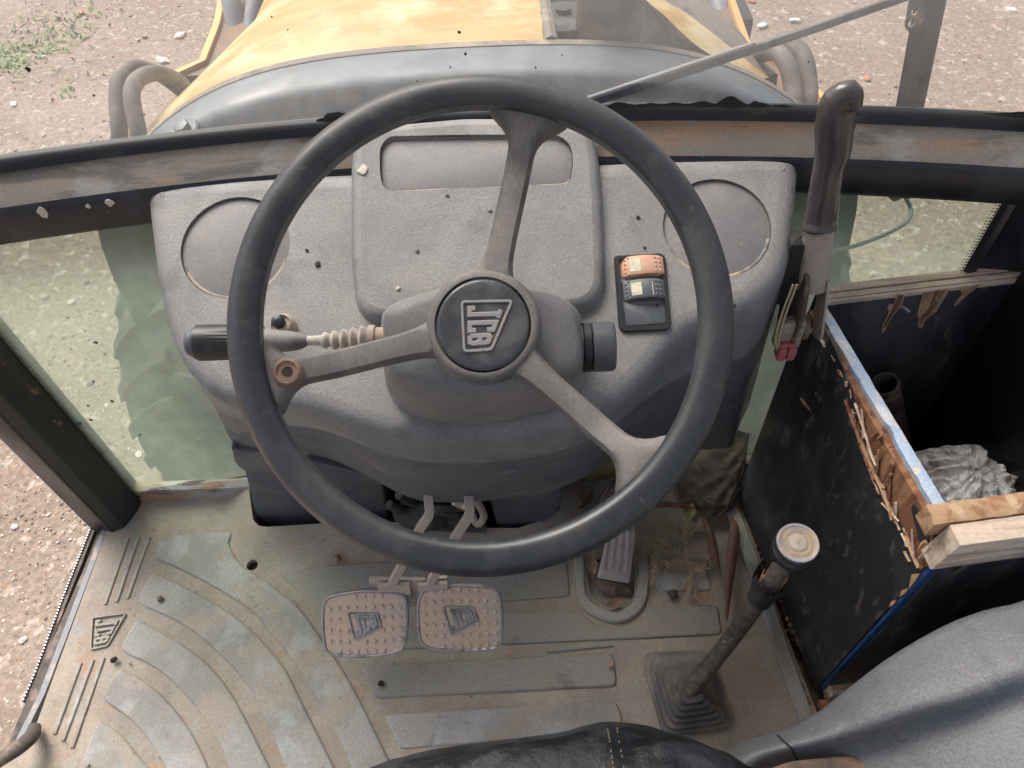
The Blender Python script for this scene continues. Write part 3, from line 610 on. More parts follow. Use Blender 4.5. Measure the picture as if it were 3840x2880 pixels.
# ragged sealant left on the glass above the gasket
def rag_strip(x0, x1, h, seed):
    b = B(); n = int((x1 - x0) / .006); lo = []; hi = []
    for i in range(n + 1):
        x = x0 + (x1 - x0) * i / n; lo.append(V((x, gy(x) - .0005, .674))); e = math.sin(math.pi * i / n) ** .5
        hi.append(V((x, gy(x) + .0035 , .678 + h * e * (.55 + .9 * nz(x * 40, seed) + .3 * nz(x * 150, seed)))))
    b.loft([hi, lo], False); b.build('sealant_smear', m_blackrub, cab, 30)
rag_strip(-.235, -.12, .020, 1); rag_strip(.09, .33, .013, 5); rag_strip(.50, .60, .012, 9)
# bug specks and mud on the glass and the frame
def fleck(path_c, r, mat, name, parent, n):
    b = B(); k = 9; c = V(path_c); n = V(n).normalized(); fr = fr_at(c, n)
    P = [(r * (.6 + .8 * rng.random()) * math.cos(6.283 * i / k), r * (.6 + .8 * rng.random()) * math.sin(6.283 * i / k)) for i in range(k)]
    b.slab(P, fr, -.0004, .0012, .0006); return b.build(name, mat, parent, 40)
for p, r in zip([(-.0591,.782,.77),(-.0727,.782,.7328),(-.0548,.782,.7468),(.0208,.782,.7283),(.0493,.782,.7412),(-.1108,.782,.7194),(-.2496,.782,.7988),(-.2367,.782,.7846)], (.0018, .0012, .0015, .001, .0008, .0008, .001, .0008)):
    fleck((p[0], gy(p[0]) + .004 + .06 * (p[2] - .69), p[2]), r, m_bug, 'glass_fleck', cab, (0, -1, .06))
for p, r in zip([(-.5063,.745,.7718),(-.456,.745,.7361),(.3111,.745,.7317),(-.4935,.745,.7883),(-.3459,.745,.8301)], (.0026, .0012, .001, .0008, .0012)):
    fleck((p[0], gy(p[0]) + .004 + .06 * (p[2] - .69), p[2]), r, m_bug, 'glass_fleck', cab, (0, -1, .06))
for p, r in (((-.5263,.655,.6657), .0065), ((-.4551,.665,.6773), .0045), ((-.4782,.665,.6827), .0026)):
    fleck((p[0], gy(p[0]) - .0665, min(p[2], .65)), r, m_spot, 'mud_splat', cab, (0, -1, .0))
# posts
def post(name, poly, z0, z1, mat, b0=.004): B().slab(poly, flat(0), z0, z1, .0, corner=b0).build(name, mat, cab, 40)
post('corner_post', [(-.775, .640), (-.722, .622), (-.700, .668), (-.700, .700), (-.745, .715)], -.01, 1.7, m_frame)
post('post_channel', [(-.722, .624), (-.704, .632), (-.686, .672), (-.690, .704), (-.699, .704), (-.699, .668)], .0, 1.7, m_post, .003)
post('corner_post', [(.556, .698), (.63, .686), (.69, .70), (.66, .755), (.602, .757)], -.01, 1.7, m_frame)
post('post_channel', [(.546, .693), (.551, .688), (.562, .690), (.602, .752), (.597, .758), (.558, .703)], .0, 1.7, m_blackrub, .002)
# lower glass panes with the dotted ceramic edge
def pane_lower(x0, x1):
    b = B(); b.loft([[V((x, gy(x) - .035, z)) for x in (x0, (x0 * 2 + x1) / 3, (x0 + x1 * 2) / 3, x1)] for z in (.625, .4, .2, .035)], False); return b.build('lower_window_pane', m_lower, cab, 60)
pane_lower(-.700, -.28); pane_lower(.20, .549)
for p, r in zip([(-.6891,.7,.2635),(-.6798,.7,.2534),(-.6616,.7,.2571),(-.5858,.7,.4133),(-.6224,.7,.3385),(-.6512,.7,.2893),(-.6176,.7,.2895),(-.6147,.7,.1993)], (.0045, .004, .0022, .0024, .0018, .002, .0026, .002)):
    fleck((p[0], gy(p[0]) - .0362, p[2]), r, m_greenfleck, 'paint_fleck', cab, (0, -1, 0))
for p, r in zip([(-.5366,.7,.16),(-.4972,.7,.2683),(-.5676,.7,.2584),(-.5968,.7,.4654)], (.0028, .0016, .0016, .0018)):
    fleck((p[0], gy(p[0]) - .0362, p[2]), r, m_spot, 'paint_fleck', cab, (0, -1, 0))
def frit(x, sgn, z0, z1):
    b = B(); k = 0; zz = z0; xx = x
    while zz < z1:
        for c in range(3):
            s = .0034 * (1 - c * .25); px = x + sgn * (.001 + c * .0034)
            y_ = gy(px) - .0362
            b.add([(px - s / 2, y_, zz - s / 2), (px + s / 2, y_, zz - s / 2), (px + s / 2, y_, zz + s / 2), (px - s / 2, y_, zz + s / 2)], [(0, 1, 2, 3)])
        zz += .0046
    o = b.build('ceramic_dot_band', m_blackrub, cab, 0); o['kind'] = 'stuff'
frit(-.688, 1, .03, .60); frit(.548, -1, .03, .60)
B().slab([(-.80, -.50), (.72, -.50), (.68, .80), (-.77, .80)], flat(0), 1.72, 1.78, .02).build('unseen_roof_panel', m_roof, cab)  # unseen cab roof, added to shade the interior; short rear lets light in
# rail under the glass, floor plate, door sill
b = B(); b.box((-.59, .690, .030), .25, .020, .036, None, .003); b.build('window_rail', m_rustrail, cab)
b = B(); b.box((.45, .705, .022), .30, .022, .05, None, .003); b.build('window_rail', m_rustrail, cab)
B().slab([(-.755, .66), (-.70, .72), (.64, .72), (.66, .30), (.80, -.60), (-.90, -.60), (-.80, .1)], flat(0), -.05, -.006, .002).build('floor_plate', m_darksteel, cab)
b = B(); P = [V(p) for p in [(-.7401,.6421,-.002),(-.7452,.4736,-.002),(-.75,.3573,-.002),(-.7599,.2934,-.002)]]; P.append(P[-1] + (P[-1] - P[-2]) * 2.5)
b.bar(P, .011, .02, (0, 0, 1)); b.build('door_sill', m_sill, cab)
b = B(); P2 = [p + V((.006, 0, -.012)) for p in P]; b.bar([p + V((-.020, 0, -.008)) for p in P2], .03, .006, (0, 0, 1)); b.build('sill_gap', m_void, cab)  # dark strip carrying the gap's shade in its colour
st = thing('door_step', 'narrow serrated steel step edge along the open left doorway', 'step', (-.79, .4, -.05))
Q = [V(p) for p in [(-.7756,.6746,-.03),(-.7817,.5172,-.03),(-.783,.3958,-.03),(-.7861,.3525,-.03)]]
b = B(); b.bar(Q, .012, .03, (0, 0, 1)); b.build('step_bar', m_darksteel, st)
tb = None; L = sum((Q[i + 1] - Q[i]).length for i in range(3)); n = 62
for k in range(n):
    s = L * (k + .5) / n; i = 0
    while i < 2 and s > (Q[i + 1] - Q[i]).length: s -= (Q[i + 1] - Q[i]).length; i += 1
    p = Q[i] + (Q[i + 1] - Q[i]).normalized() * s + V((-.003, 0, .0165)) - ORG[st.name]
    if tb is None:
        bb = B(); bb.lathe([(.0026, -.003), (.0026, .0), (.0018, .0016), (0, .002)], fr_at(ORG[st.name], (0, 0, 1)), 8); tb = bb.build('tooth', m_bead, st); tb.location = p
    else: copy_of(tb, st, p)
o = B().tube(cr([Q[-1] + V((0, 0, .0)), Q[-1] + V((.0, -.03, -.004)), Q[-1] + V((.006, -.06, -.012))], 5), .004, 8).build('step_end', m_bead, st)
# door handle bar in the lower left corner
b = B(); b.tube(cr([(-.7727,.2326,.06),(-.7434,.255,.06),(-.7264,.2704,.055),(-.7231,.2889,.04),(-.7357,.3065,.02)], 6), [.011] * 18 + [.010] * 4 + [.009] * 3, 12, flat=.7)
tag(b.build('door_bar', m_darksteel, None, 60, (-.7619,.2836,0)), 'rusty brown curved bar in the lower left corner by the doorway', 'bar')
# bracket post outside the windscreen, wiper
br = thing('bracket_post', 'dark channel post with a drilled tab outside the windscreen', 'post', (.5138,.86,.5443))
P = [V(p) for p in [(.5247,.86,.4755),(.4935,.86,.6005),(.4653,.86,.7474),(.4488,.86,.8201)]]
b = B(); b.bar(P, .026, .02, (.2, -1, .3)); b.build('post_bar', m_frame, br)
b = B(); b.bar([p + V((.008, -.010, .002)) for p in P], .005, .008, (.2, -1, .3)); b.build('post_rib', m_frame, br)
fr = FRAMES['scr']; T = [V(p) for p in [(.432,.846,.7657),(.4482,.846,.7649),(.458,.846,.7338),(.4601,.846,.7199),(.4535,.846,.7181),(.4457,.846,.7195),(.4409,.846,.724)]]
def scr_sheet(pts, holes, y): 
    f2 = (V((0, y, 0)), V((1, 0, 0)), V((0, 0, 1)), V((0, -1, 0))); return f2, [(p.x, p.z) for p in pts], holes
f2, oo, _ = scr_sheet(T, [], .846)
hh = []
for h in [(.4449,.846,.7428),(.4464,.846,.7291)]: hh.append([(h[0] + .004 * math.cos(-k * .6283), h[2] + .0052 * math.sin(-k * .6283)) for k in range(10)])
B().sheet(oo, hh, f2, None, 0, .003).build('drilled_tab', m_blackpaint, br, 30)
wp = thing('wiper_arm', 'thin grey wiper arm slanting across the outside of the windscreen', 'wiper', (.0794,.79,.6818))
W = [V(p) for p in [(.0748,.785,.684),(.1975,.8,.712),(.3276,.82,.7418),(.4245,.835,.7652),(.4929,.85,.7805)]]
b = B(); b.bar(W, .0085, .007, (0, -1, .4)); b.build('arm', m_wiper, wp)
b = B(); b.tube([W[0] + V((0, .0, .006)), W[1] + V((0, 0, .0075)), W[1].lerp(W[2], .5) + V((0, 0, .007))], .003, 8); b.build('spring_rod', m_pipe, wp)
# cable outside lower right
hose('cable', [(.4203,.8,.4255),(.4958,.86,.3831),(.5766,.93,.3404),(.645,1,.3012),(.663,1.03,.3002),(.6544,1.05,.3142),(.6487,1.1,.3199)], .0032, m_cowl, 'thin dark cable looping behind the lower right window', 'cable', None)

# ================================================================ DASHBOARD
D = FRAMES['dash']
dash = thing('dashboard', 'dusty dark grey moulded dashboard behind the steering wheel', 'dashboard', (CX, .62, .15))
crest_px = [(p, q) for p, q in zip(
 [(-.3562,-.0188),(-.3444,-.0751),(-.33,-.1402),(-.3129,-.1901),(-.2922,-.2236),(-.2639,-.2484),(-.2297,-.2595),(-.1915,-.2638),(-.1532,-.273),(-.1152,-.2878),(-.0729,-.2988),(-.0311,-.3037),(.0153,-.3053),(.0617,-.3009),(.1038,-.2911),(.1419,-.2735),(.1741,-.2467),(.1975,-.2181),(.2229,-.1971),(.2571,-.1874),(.2923,-.169),(.3191,-.1443),(.3364,-.1056),(.3535,-.0187)],
 [(-.472,.8208,.52),(-.4834,.7967,.45),(-.4733,.7457,.4),(-.46,.6977,.36),(-.4595,.6814,.3),(-.4561,.661,.24),(-.4457,.6576,.2),(-.3878,.6468,.2),(-.3094,.6137,.24),(-.2353,.5541,.29),(-.166,.512,.29),(-.1164,.5017,.29),(-.0554,.5022,.29),(.0181,.5118,.29),(.0651,.5298,.29),(.099,.5578,.28),(.1273,.5803,.27),(.1797,.5957,.25),(.2329,.6145,.22),(.2723,.6275,.2),(.3008,.6321,.2),(.323,.6744,.2),(.3338,.6913,.25),(.3419,.7462,.4)])]
TL = V((-.3587,-.0028)); TR = V((.3568,-.0042))
five = lambda u, q: V((u[0], u[1], q[0], q[1], q[2]))
chain = cr([five(p, q) for p, q in crest_px], 4)
cTL = five(TL, world(D, TL.x + .01, TL.y + .012, -.06)); cTR = five(TR, world(D, TR.x - .01, TR.y + .012, -.06))
def corner5(a, c, e, r=.032, k=8):
    d1 = (V(a[:2]) - V(c[:2])).length; d2 = (V(e[:2]) - V(c[:2])).length
    p0 = c.lerp(a, min(.9, r / d1)); p1 = c.lerp(e, min(.9, r / d2)); return [p0 * (1 - t) ** 2 + c * 2 * t * (1 - t) + p1 * t * t for t in (j / k for j in range(k + 1))]
loop = chain + corner5(chain[-1], cTR, cTL) + [cTR.lerp(cTL, k / 8) for k in range(1, 8)] + corner5(cTR, cTL, chain[0])
ctl = [V(p[:2]) for p in loop]; bot = [V(p[2:]) for p in loop]
poly = t2(ctl)
if area(poly) < 0: poly = poly[::-1]; ctl = ctl[::-1]; bot = bot[::-1]
RAD = .017
inn = inset(poly, RAD); outp = inset(poly, -.003)
rings = [[] for _ in range(10)]
for i in range(len(poly)):
    I = world(D, *inn[i]); Cp = world(D, *outp[i], .0); Bp = bot[i]; L = (Bp - Cp).length; T = Cp + (Bp - Cp) * min(.6, RAD * 1.1 / L)
    for k in range(6):
        t = k / 5; rings[k].append(I * (1 - t) ** 2 + Cp * 2 * t * (1 - t) + T * t * t)
    for k in range(6, 10):
        t = (k - 5) / 4; rings[k].append(T.lerp(Bp, t))
GL = (-.256,-.0862); GR_ = (.2618,-.0867)
circ = lambda c, r, n=44: [(c[0] + r * math.cos(2 * math.pi * k / n), c[1] + r * math.sin(2 * math.pi * k / n)) for k in range(n)]
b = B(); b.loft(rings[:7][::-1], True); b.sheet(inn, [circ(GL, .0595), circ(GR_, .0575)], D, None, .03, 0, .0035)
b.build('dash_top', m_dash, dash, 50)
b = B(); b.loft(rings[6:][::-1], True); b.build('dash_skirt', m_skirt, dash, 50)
for c, r in ((GL, .0595), (GR_, .0575)):
    o = B().slab(circ(c, r - .0002), D, -.010, -.0032, .001, bottom=False).build('gauge_blank', m_recess, dash)
    fr = (world(D, c[0], c[1], -.0022), D[1], D[2], D[3])
    b = B(); b.lathe([(r - .0010, 0), (r - .0028, .0), (r - .0042, -.0012)], fr, 30, False, R(200), R(345)); b.build('edge_dust', m_groove, o)
# raised centre binnacle with sunken display blank
bp = rnd([(-.1322,.0021),(-.1294,-.1126),(-.1233,-.1621),(-.1095,-.1804),(-.0808,-.1861),(.1088,-.1813),(.1291,-.1726),(.1398,-.1528),(.1427,-.0662),(.1421,-.0028),(.1373,.0344),(.0549,.0524),(-.0063,.0555),(-.1283,.0489)], .012, 3)
if area(bp) < 0: bp = bp[::-1]
o_, ex_, ey_, n_ = D; Z1 = .015
rr = []
for k, (ins, z) in enumerate([(0, -.012), (.0015, .004), (.004, .010), (.0085, .0138), (.014, Z1)]):
    rr.append([world(D, *q, z) for q in inset(bp, ins)])
rec = rnd([(-.0978,.0179),(-.0889,.0312),(-.0065,.0289),(.0969,.0243),(.1099,.0122),(.1124,-.0076),(.1076,-.0335),(.0991,-.0364),(-.0074,-.0363),(-.0846,-.0365),(-.0942,-.0294),(-.0974,-.0115)], .01, 3)
rec = rec if area(rec) > 0 else rec[::-1]
b = B(); b.loft(rr, True); b.sheet(inset(bp, .014), [rec], (world(D, 0, 0, Z1), D[1], D[2], D[3]), None, .03, 0, .005)
bin_ = b.build('binnacle', m_dash, dash, 50)
rb = B().slab(inset(rec, .0003), (world(D, 0, 0, Z1), D[1], D[2], D[3]), -.012, -.0048, .001, bottom=False).build('display_blank', m_recess, dash)
b = B(); ri = inset(rec, .0012); low = [p for p in ri if p[1] < min(q[1] for q in ri) + .012]; low.sort(key=lambda p: p[0])
b.tube([world(D, p[0], p[1], Z1 - .0035) for p in low], .0013, 6); b.build('edge_dust', m_groove, rb)
# stray chips on the dash
for p, r, m in (((-.1651,-.1107), .0034, m_bug), ((-.1777,-.094), .0017, m_bug), ((.1788,-.0715), .0020, m_bug), ((.1916,-.1725), .0016, m_bug), ((.1831,-.1068), .0014, m_bug), ((.2711,-.1758), .0022, m_bug)):
    fleck(world(D, *p, .0006), r, m, 'dirt_fleck', dash, D[3])
for p, r, m in (((-.1158,-.0092), .0055, m_palecrumb), ((-.0241,-.0439), .0018, m_crumb), ((.0209,-.0642), .002, m_crumb), ((-.0568,-.1068), .002, m_crumb), ((-.0764,-.1483), .0022, m_palecrumb)):
    fleck(world(D, *p, Z1 + .0006), r, m, 'dirt_fleck', dash, D[3])
# choke-type knob beside the stalk
kc = world(D, *(-.1982,-.1809), 0.); 
kn = B().lathe([(.0135, -.005), (.0135, .006), (.011, .012), (.010, .013), (.010, .010), (.008, .010)], (kc, D[1], D[2], D[3]), 24).build('knob_collar', m_arm, dash)
B().lathe([(.0065, .0), (.0065, .016), (.0055, .019), (.0, .0205)], (kc + D[1] * -.002 + D[2] * .002, D[1], D[2], D[3]), 18).build('push_button', m_black, kn)
# switch cluster
sw = B(); SQ = rnd([(.1498,-.1161),(.2004,-.1152),(.2038,-.1206),(.2033,-.1967),(.1992,-.2005),(.1533,-.2007),(.1499,-.1955)], .004, 3)
hole = rnd([(.1543,-.1206),(.1972,-.1193),(.1993,-.194),(.156,-.1957)], .003, 3)
SQ = SQ if area(SQ) > 0 else SQ[::-1]
fr4 = (world(D, 0, 0, .004), D[1], D[2], D[3])
b = B(); b.loft([[world(D, *q, -.004) for q in SQ], [world(D, *q, .003) for q in SQ], [world(D, *q, .004) for q in inset(SQ, .001)]], True); b.sheet(inset(SQ, .001), [hole], fr4, None, 0, 0, .010)
bez = b.build('switch_bezel', m_black, dash, 40)
B().slab(inset(hole if area(hole) > 0 else hole[::-1], .0002), fr4, -.012, -.008, 0, bottom=False).build('bezel_back', m_black, bez)
def rocker(pxq, mat, lens, bar_, name='rocker_switch', lift=.004):
    q = pxq; u0 = (V(q[0]) + V(q[3])) / 2; u1 = (V(q[1]) + V(q[2])) / 2; w0 = V(q[0]) - V(q[3]); w1 = V(q[1]) - V(q[2]); rings = []
    n = 10
    for k in range(n + 1):
        t = k / n; c = u0.lerp(u1, t); hw = w0.lerp(w1, t) * .5; bow = .0055 * (1 - (2 * t - 1) ** 2) - .0025 * math.cos(math.pi * t) + lift; e = .93 if k in (0, n) else 1; dn = .0012 if k in (0, n) else 0
        rings.append([world(D, *(c + hw * x * e), z) for x, z in ((1, -.004), (1, bow * .6 - dn), (.93, bow - .0006 - dn), (.8, bow - dn), (-.8, bow - dn), (-.93, bow - .0006 - dn), (-1, bow * .6 - dn), (-1, -.004))])
    b = B(); b.loft(rings[::-1], True, True, True); o = b.build(name, mat, bez, 50)
    def at(tu, tw): 
        c = u0.lerp(u1, tu); hw = w0.lerp(w1, tu) * .5; return c + hw * tw, .0055 * (1 - (2 * tu - 1) ** 2) - .0025 * math.cos(math.pi * tu) + lift
    if lens:
        P = []; 
        for a, bb in ((.21, -.62), (.45, -.62), (.45, .62), (.21, .62)):
            p, z = at(a, bb); P.append(world(D, *p, z + .0005))
        B().add(P + [p - D[3] * .002 for p in P], [(0, 1, 2, 3), (4, 5, 1, 0), (5, 6, 2, 1), (6, 7, 3, 2), (7, 4, 0, 3)]).build('indicator_lens', m_lens, bez, 0)
    if bar_:
        P = []
        for a, bb in ((.695, -.75), (.715, -.75), (.715, .55), (.695, .55)):
            p, z = at(a, bb); P.append(world(D, *p, z + .0005))
        B().add(P, [(0, 1, 2, 3)]).build('indicator_bar', m_lens, bez, 0)
    first = None
    for a, bb in [(.10, x) for x in (-.6, -.2, .2, .6)] + [(.17, -.8), (.17, .8)] + [(x, y) for x in (.80, .90) for y in (-.65, -.2, .25, .7)]:
        p, z = at(a, bb); c = world(D, *p, z)
        if first is None:
            first = B().lathe([(.0013, -.001), (.0012, .0004), (.0006, .0009), (0, .001)], (c, D[1], D[2], D[3]), 8).build('grip_dot', mat, bez); f0 = c
        else: copy_of(first, bez, c - f0)
rocker([(.1563,-.1173),(.2002,-.1193),(.2009,-.1402),(.1562,-.1409)], m_orange, True, False)
rocker([(.1554,-.1445),(.1991,-.1453),(.1997,-.1669),(.1568,-.1672)], m_switch, True, True)
B().slab([(.1553,-.1719),(.1996,-.1723),(.1994,-.1925),(.1566,-.1943)], D, -.006, .0015, .001, corner=.002).build('switch_blank', m_switch, bez)
# lower flange, pedestal and dark cavity under the dash
def yplane(Y): return (V((0, Y, 0)), V((1, 0, 0)), V((0, 0, 1)), V((0, -1, 0)))
def xz(L): return [(p[0], p[2]) for p in L]
B().slab(xz([(-.4393,.628,.2549),(-.429,.628,.2381),(-.3642,.628,.2225),(-.2111,.628,.1371),(-.2174,.628,.1203),(-.2743,.628,.1328),(-.3663,.628,.1615),(-.4208,.628,.1733),(-.4447,.628,.1844),(-.4487,.628,.2073)]), yplane(.628), -.05, .0, .004, corner=.008).build('lower_flange', m_skirt, dash)
B().slab(xz([(-.4418,.634,.1973),(-.238,.634,.1288),(-.2481,.634,.0059),(-.2501,.634,-.0455),(-.4719,.634,-.0475),(-.4802,.634,-.0256),(-.4768,.634,.0018)]), yplane(.634), -.06, .0, .006, corner=.016).build('pedestal_leg', m_blackpaint, dash)
B().slab(xz([(-.07,.6,.1471),(.0459,.6,.1671),(.0458,.6,.1178),(.0418,.6,.0746),(.0284,.6,.0441),(.0052,.6,.0197),(-.0606,.6,.0043)]), yplane(.600), -.05, .0, .006, corner=.014).build('pedestal_leg', m_blackpaint, dash)
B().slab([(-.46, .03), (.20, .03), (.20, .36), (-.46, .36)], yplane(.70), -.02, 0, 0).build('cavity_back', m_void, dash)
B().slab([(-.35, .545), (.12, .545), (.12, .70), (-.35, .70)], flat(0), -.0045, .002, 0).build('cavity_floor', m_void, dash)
b = B(); b.slab(xz([(-.3282,.632,.309),(-.3102,.632,.3157),(-.296,.632,.307),(-.2842,.632,.2716),(-.2792,.632,.2261),(-.2846,.632,.2137),(-.293,.632,.2168),(-.3069,.632,.2611),(-.3158,.632,.2854),(-.3276,.632,.2861)]), yplane(.628), -.01, .003, .001); b.build('vent_slot', m_void, dash)  # solid dark patch, the slot's shade put in its colour
kc = V((-.324,.622,.2627)); fr = fr_at(kc, (0, -1, .2)); kb = B().lathe([(.011, -.01), (.011, .0), (.013, .002), (.013, .012), (.010, .015), (0, .0155)], fr, 20).build('adjuster_knob', m_skirt, dash)
# tangle of cables and a grimy housing inside the cavity
def lump(c, r, mat, name, par, sc=(1, 1, 1), sub=2, amp=.25, fq=2.):
    bm = bmesh.new(); bmesh.ops.create_icosphere(bm, subdivisions=sub, radius=1); a = rng.random() * 9
    b = B(); b.add([V(c) + V((v.co.x * sc[0], v.co.y * sc[1], v.co.z * sc[2])) * (r * (1 + amp * nz(v.co.x * fq + a, v.co.y * fq, v.co.z * fq + a))) for v in bm.verts], [tuple(v.index for v in f.verts) for f in bm.faces]); bm.free()
    return b.build(name, mat, par, 60)
lump((-.1807,.6075,.07), .035, m_cloth, 'grimy_housing', dash, (1.4, 1, .8))
lump((-.1214,.6132,.06), .03, m_cloth, 'grimy_housing', dash, (1.3, 1, .8))
for pth, r, m in (([(-.226,.5968,.12),(-.2015,.6,.09),(-.1629,.5972,.1),(-.1269,.5913,.09),(-.0847,.5924,.06)], .008, m_cloth), ([(-.2006,.5782,.18),(-.1822,.5951,.12),(-.1382,.5869,.12),(-.0893,.5986,.1)], .006, m_cloth), ([(-.0996,.559,.22),(-.0836,.5675,.17),(-.0774,.5763,.11),(-.0883,.5735,.09),(-.0979,.5865,.1)], .006, m_arm), ([(-.1194,.5745,.16),(-.1062,.5724,.15),(-.0947,.5649,.16)], .005, m_arm), ([(-.2059,.5994,.06),(-.1536,.5918,.05),(-.0778,.5874,.05)], .008, m_cloth)):
    B().tube(cr(pth, 6), r, 8).build('cable', m, dash)

# ================================================================ STEERING COLUMN
W = FRAMES['wheel']
colm = thing('steering_column', 'dusty grey steering column shroud with stalk and ignition barrel', 'steering column', world(W, 0, 0, -.2))
T_ = [(-.0873,.0124),(-.0839,.0211),(-.0717,.028),(-.0361,.0375),(.0021,.0396),(.0281,.0373),(.0598,.0296),(.0795,.0163),(.0848,-.0004),(.0859,-.0285),(.0747,-.0428),(.0447,-.052),(.0011,-.0551),(-.0345,-.0522),(-.0661,-.0447),(-.0819,-.0345),(-.0863,-.0159)]
B_ = [(-.1093,.0254),(-.1049,.0401),(-.0899,.0498),(-.047,.0612),(-.0031,.0641),(.0268,.0614),(.0632,.0525),(.0882,.0362),(.0958,.0127),(.0972,-.0286),(.0864,-.0474),(.0585,-.0663),(-.0008,-.0769),(-.0462,-.0748),(-.0823,-.0639),(-.102,-.045),(-.1079,-.0163)]
T_ = [V(p) for p in cr(T_, 3, True)]; B_ = [V(p) for p in cr(B_, 3, True)]
if area(t2(T_)) < 0: T_ = T_[::-1]; B_ = B_[::-1]
cT = sum(T_, V((0, 0))) / len(T_)
ti = [t2([cT + (p - cT) * k for p in T_]) for k in (.55, .80, .92, .98, 1)]; hs_ = (-.049, -.050, -.052, -.057, -.066)
rings = [[world(W, *p, h) for p in L] for L, h in zip(ti, hs_)]
for k in range(1, 7):
    t = k / 6; e = t ** .8; rings.append([world(W, *(T_[i].lerp(B_[i], e)), -.066 - .10 * t) for i in range(len(T_))])
b = B(); b.loft(rings[::-1], True, False, True); b.build('shroud', m_shroud, colm, 50)
b = B(); b.bar([(.0134,.4593,.6626),(.0387,.4636,.6526),(.0532,.4716,.6394),(.0587,.4807,.6274)], .0016, .0010, W[3]); b.build('mould_seam', m_arm, colm)
ic = world(W, *(.0913,-.0143), -.085); fr = (ic, W[2], W[3], W[1])
ig = B().lathe([(.020, -.02), (.020, .004), (.0225, .005), (.0225, .021), (.0218, .0235), (.0205, .0245), (0, .0245)], fr, 36).build('ignition_barrel', m_switch, colm)
B().lathe([(.0208, -.004), (.0225, -.003), (.0225, .003), (.0205, .004)], fr, 36).build('barrel_collar', m_black, colm)
# stalk: collar, bellows, neck, flange, ribbed grip, end button
s0 = world(W, *(-.099,.0002), -.085); s1 = world(W, *(-.2667,.0033), -.085); ax = (s1 - s0).normalized(); SL = (s1 - s0).length
fr = fr_at(s0, ax, W[3])
sk = B().lathe([(.011, -.012), (.011, .0), (.013, .0), (.013, .006), (.009, .007)], fr, 24).build('stalk', m_arm, colm)
b = B(); prof = [(.006, .006)]
for k in range(5): q = .010 + k * .0085; rr_ = .0125 - .0012 * k; prof += [(rr_ * .62, q - .003), (rr_ * .92, q), (rr_, q + .0018), (rr_ * .92, q + .0036), (rr_ * .62, q + .0055)]
prof += [(.0045, .058), (.0045, .066)]
b.lathe(prof, fr, 24, False); b.build('bellows', m_bellows, sk)
b = B(); b.lathe([(.0045, .062), (.0075, .068), (.0095, .08), (.011, .095), (.0115, .102), (.014, .104), (.0168, .1045), (.0168, .109), (.0155, .111)], fr, 32, False); b.build('stalk_neck', m_spoke, sk)
b = B(); rings = []; ns = 60
for h, r0 in ((.109, .0145), (.111, .0150), (SL - .014, .0160), (SL - .012, .0165), (SL - .006, .0165), (SL - .0055, .0145)):
    rings.append([fr[0] + (fr[1] * math.cos(a) + fr[2] * math.sin(a)) * (r0 + (.0006 if (j % 2 and h < SL - .0125) else 0)) + fr[3] * h for j, a in ((j, 2 * math.pi * j / ns) for j in range(ns))])
b.loft(rings, True, False, True); b.build('ribbed_grip', m_black, sk, 30)
b = B(); b.lathe([(.0145, SL - .006), (.0150, SL - .003), (.0125, SL - .002), (.0125, SL + .001), (.0105, SL + .004), (.005, SL + .006), (0, SL + .0065)], fr, 32); b.build('end_button', m_switch, sk)

# ================================================================ STEERING WHEEL
wh = thing('steering_wheel', 'black three spoke steering wheel with maker badge on its hub', 'steering wheel', world(W, 0, 0, -.03))
RR = .1868; b = B(); rings = []; NS = 128
prof = [(.0137 * math.copysign(abs(math.cos(a)) ** .8, math.cos(a)) - (.0015 if math.sin(a) > .3 else 0), .0142 * math.copysign(abs(math.sin(a)) ** .9, math.sin(a))) for a in (2 * math.pi * k / 28 for k in range(28))]
for k in range(NS):
    a = 2 * math.pi * k / NS; e = W[1] * math.cos(a) + W[2] * math.sin(a)
    rings.append([W[0] + e * (RR + x) + W[3] * z for x, z in prof])
rings.append(rings[0]); b.loft(rings, True); b.build('rim', m_rim, wh, 60)
HUBZ = -.020
HC = V((.0024,-.002))
def spoke(target, end=None):
    tp = V(target); dirv = (tp - HC).normalized(); side = V((-dirv.y, dirv.x)); 
    # distance from hub centre to the rim centre line in this direction
    bq = HC.dot(dirv); Lr = -bq + math.sqrt(bq * bq - HC.length_squared + RR * RR)
    rings = []
    n = 30
    for k in range(n + 1):
        s = .030 + (Lr - .001 - .030) * k / n; x = Lr - s
        w_ = .0108 + .011 * math.exp(-max(0, s - .036) / .010) 
        if x < .052:
            c = max(0., x - .0138); w_ = max(w_, .0108 + .022 * max(0, 1 - c / .028) ** 2.4)
        topz = HUBZ + .004 + .016 * sm(1 - (x - .012) / .055); th = .017 + .004 * sm(1 - x / .05)
        if k == n: w_ *= .96
        q = HC + dirv * s
        rings.append([world(W, *(q + side * (xx * w_)), zz) for xx, zz in ((-1, topz - th), (-1.03, topz - th * .5), (-.97, topz - .0055), (-.74, topz - .0006), (-.35, topz), (.35, topz), (.74, topz - .0006), (.97, topz - .0055), (1.03, topz - th * .5), (1, topz - th))])
    b = B(); b.loft(rings, True, True, True); return b.build('spoke', m_spoke, wh, 50)
spoke((.0469,.1745)); spoke((-.1701,-.0386)); spoke((.1346,-.1286))
fr = (world(W, *HC, 0), W[1], W[2], W[3])
b = B(); b.lathe([(.036, -.060), (.0445, -.050), (.0475, -.034), (.0478, HUBZ - .004), (.0462, HUBZ + .003), (.043, HUBZ + .006), (.0395, HUBZ + .0062), (.0388, HUBZ + .004), (.0385, HUBZ)], fr, 72, False); b.build('hub', m_spoke, wh, 50)
CAPZ = HUBZ + .0072
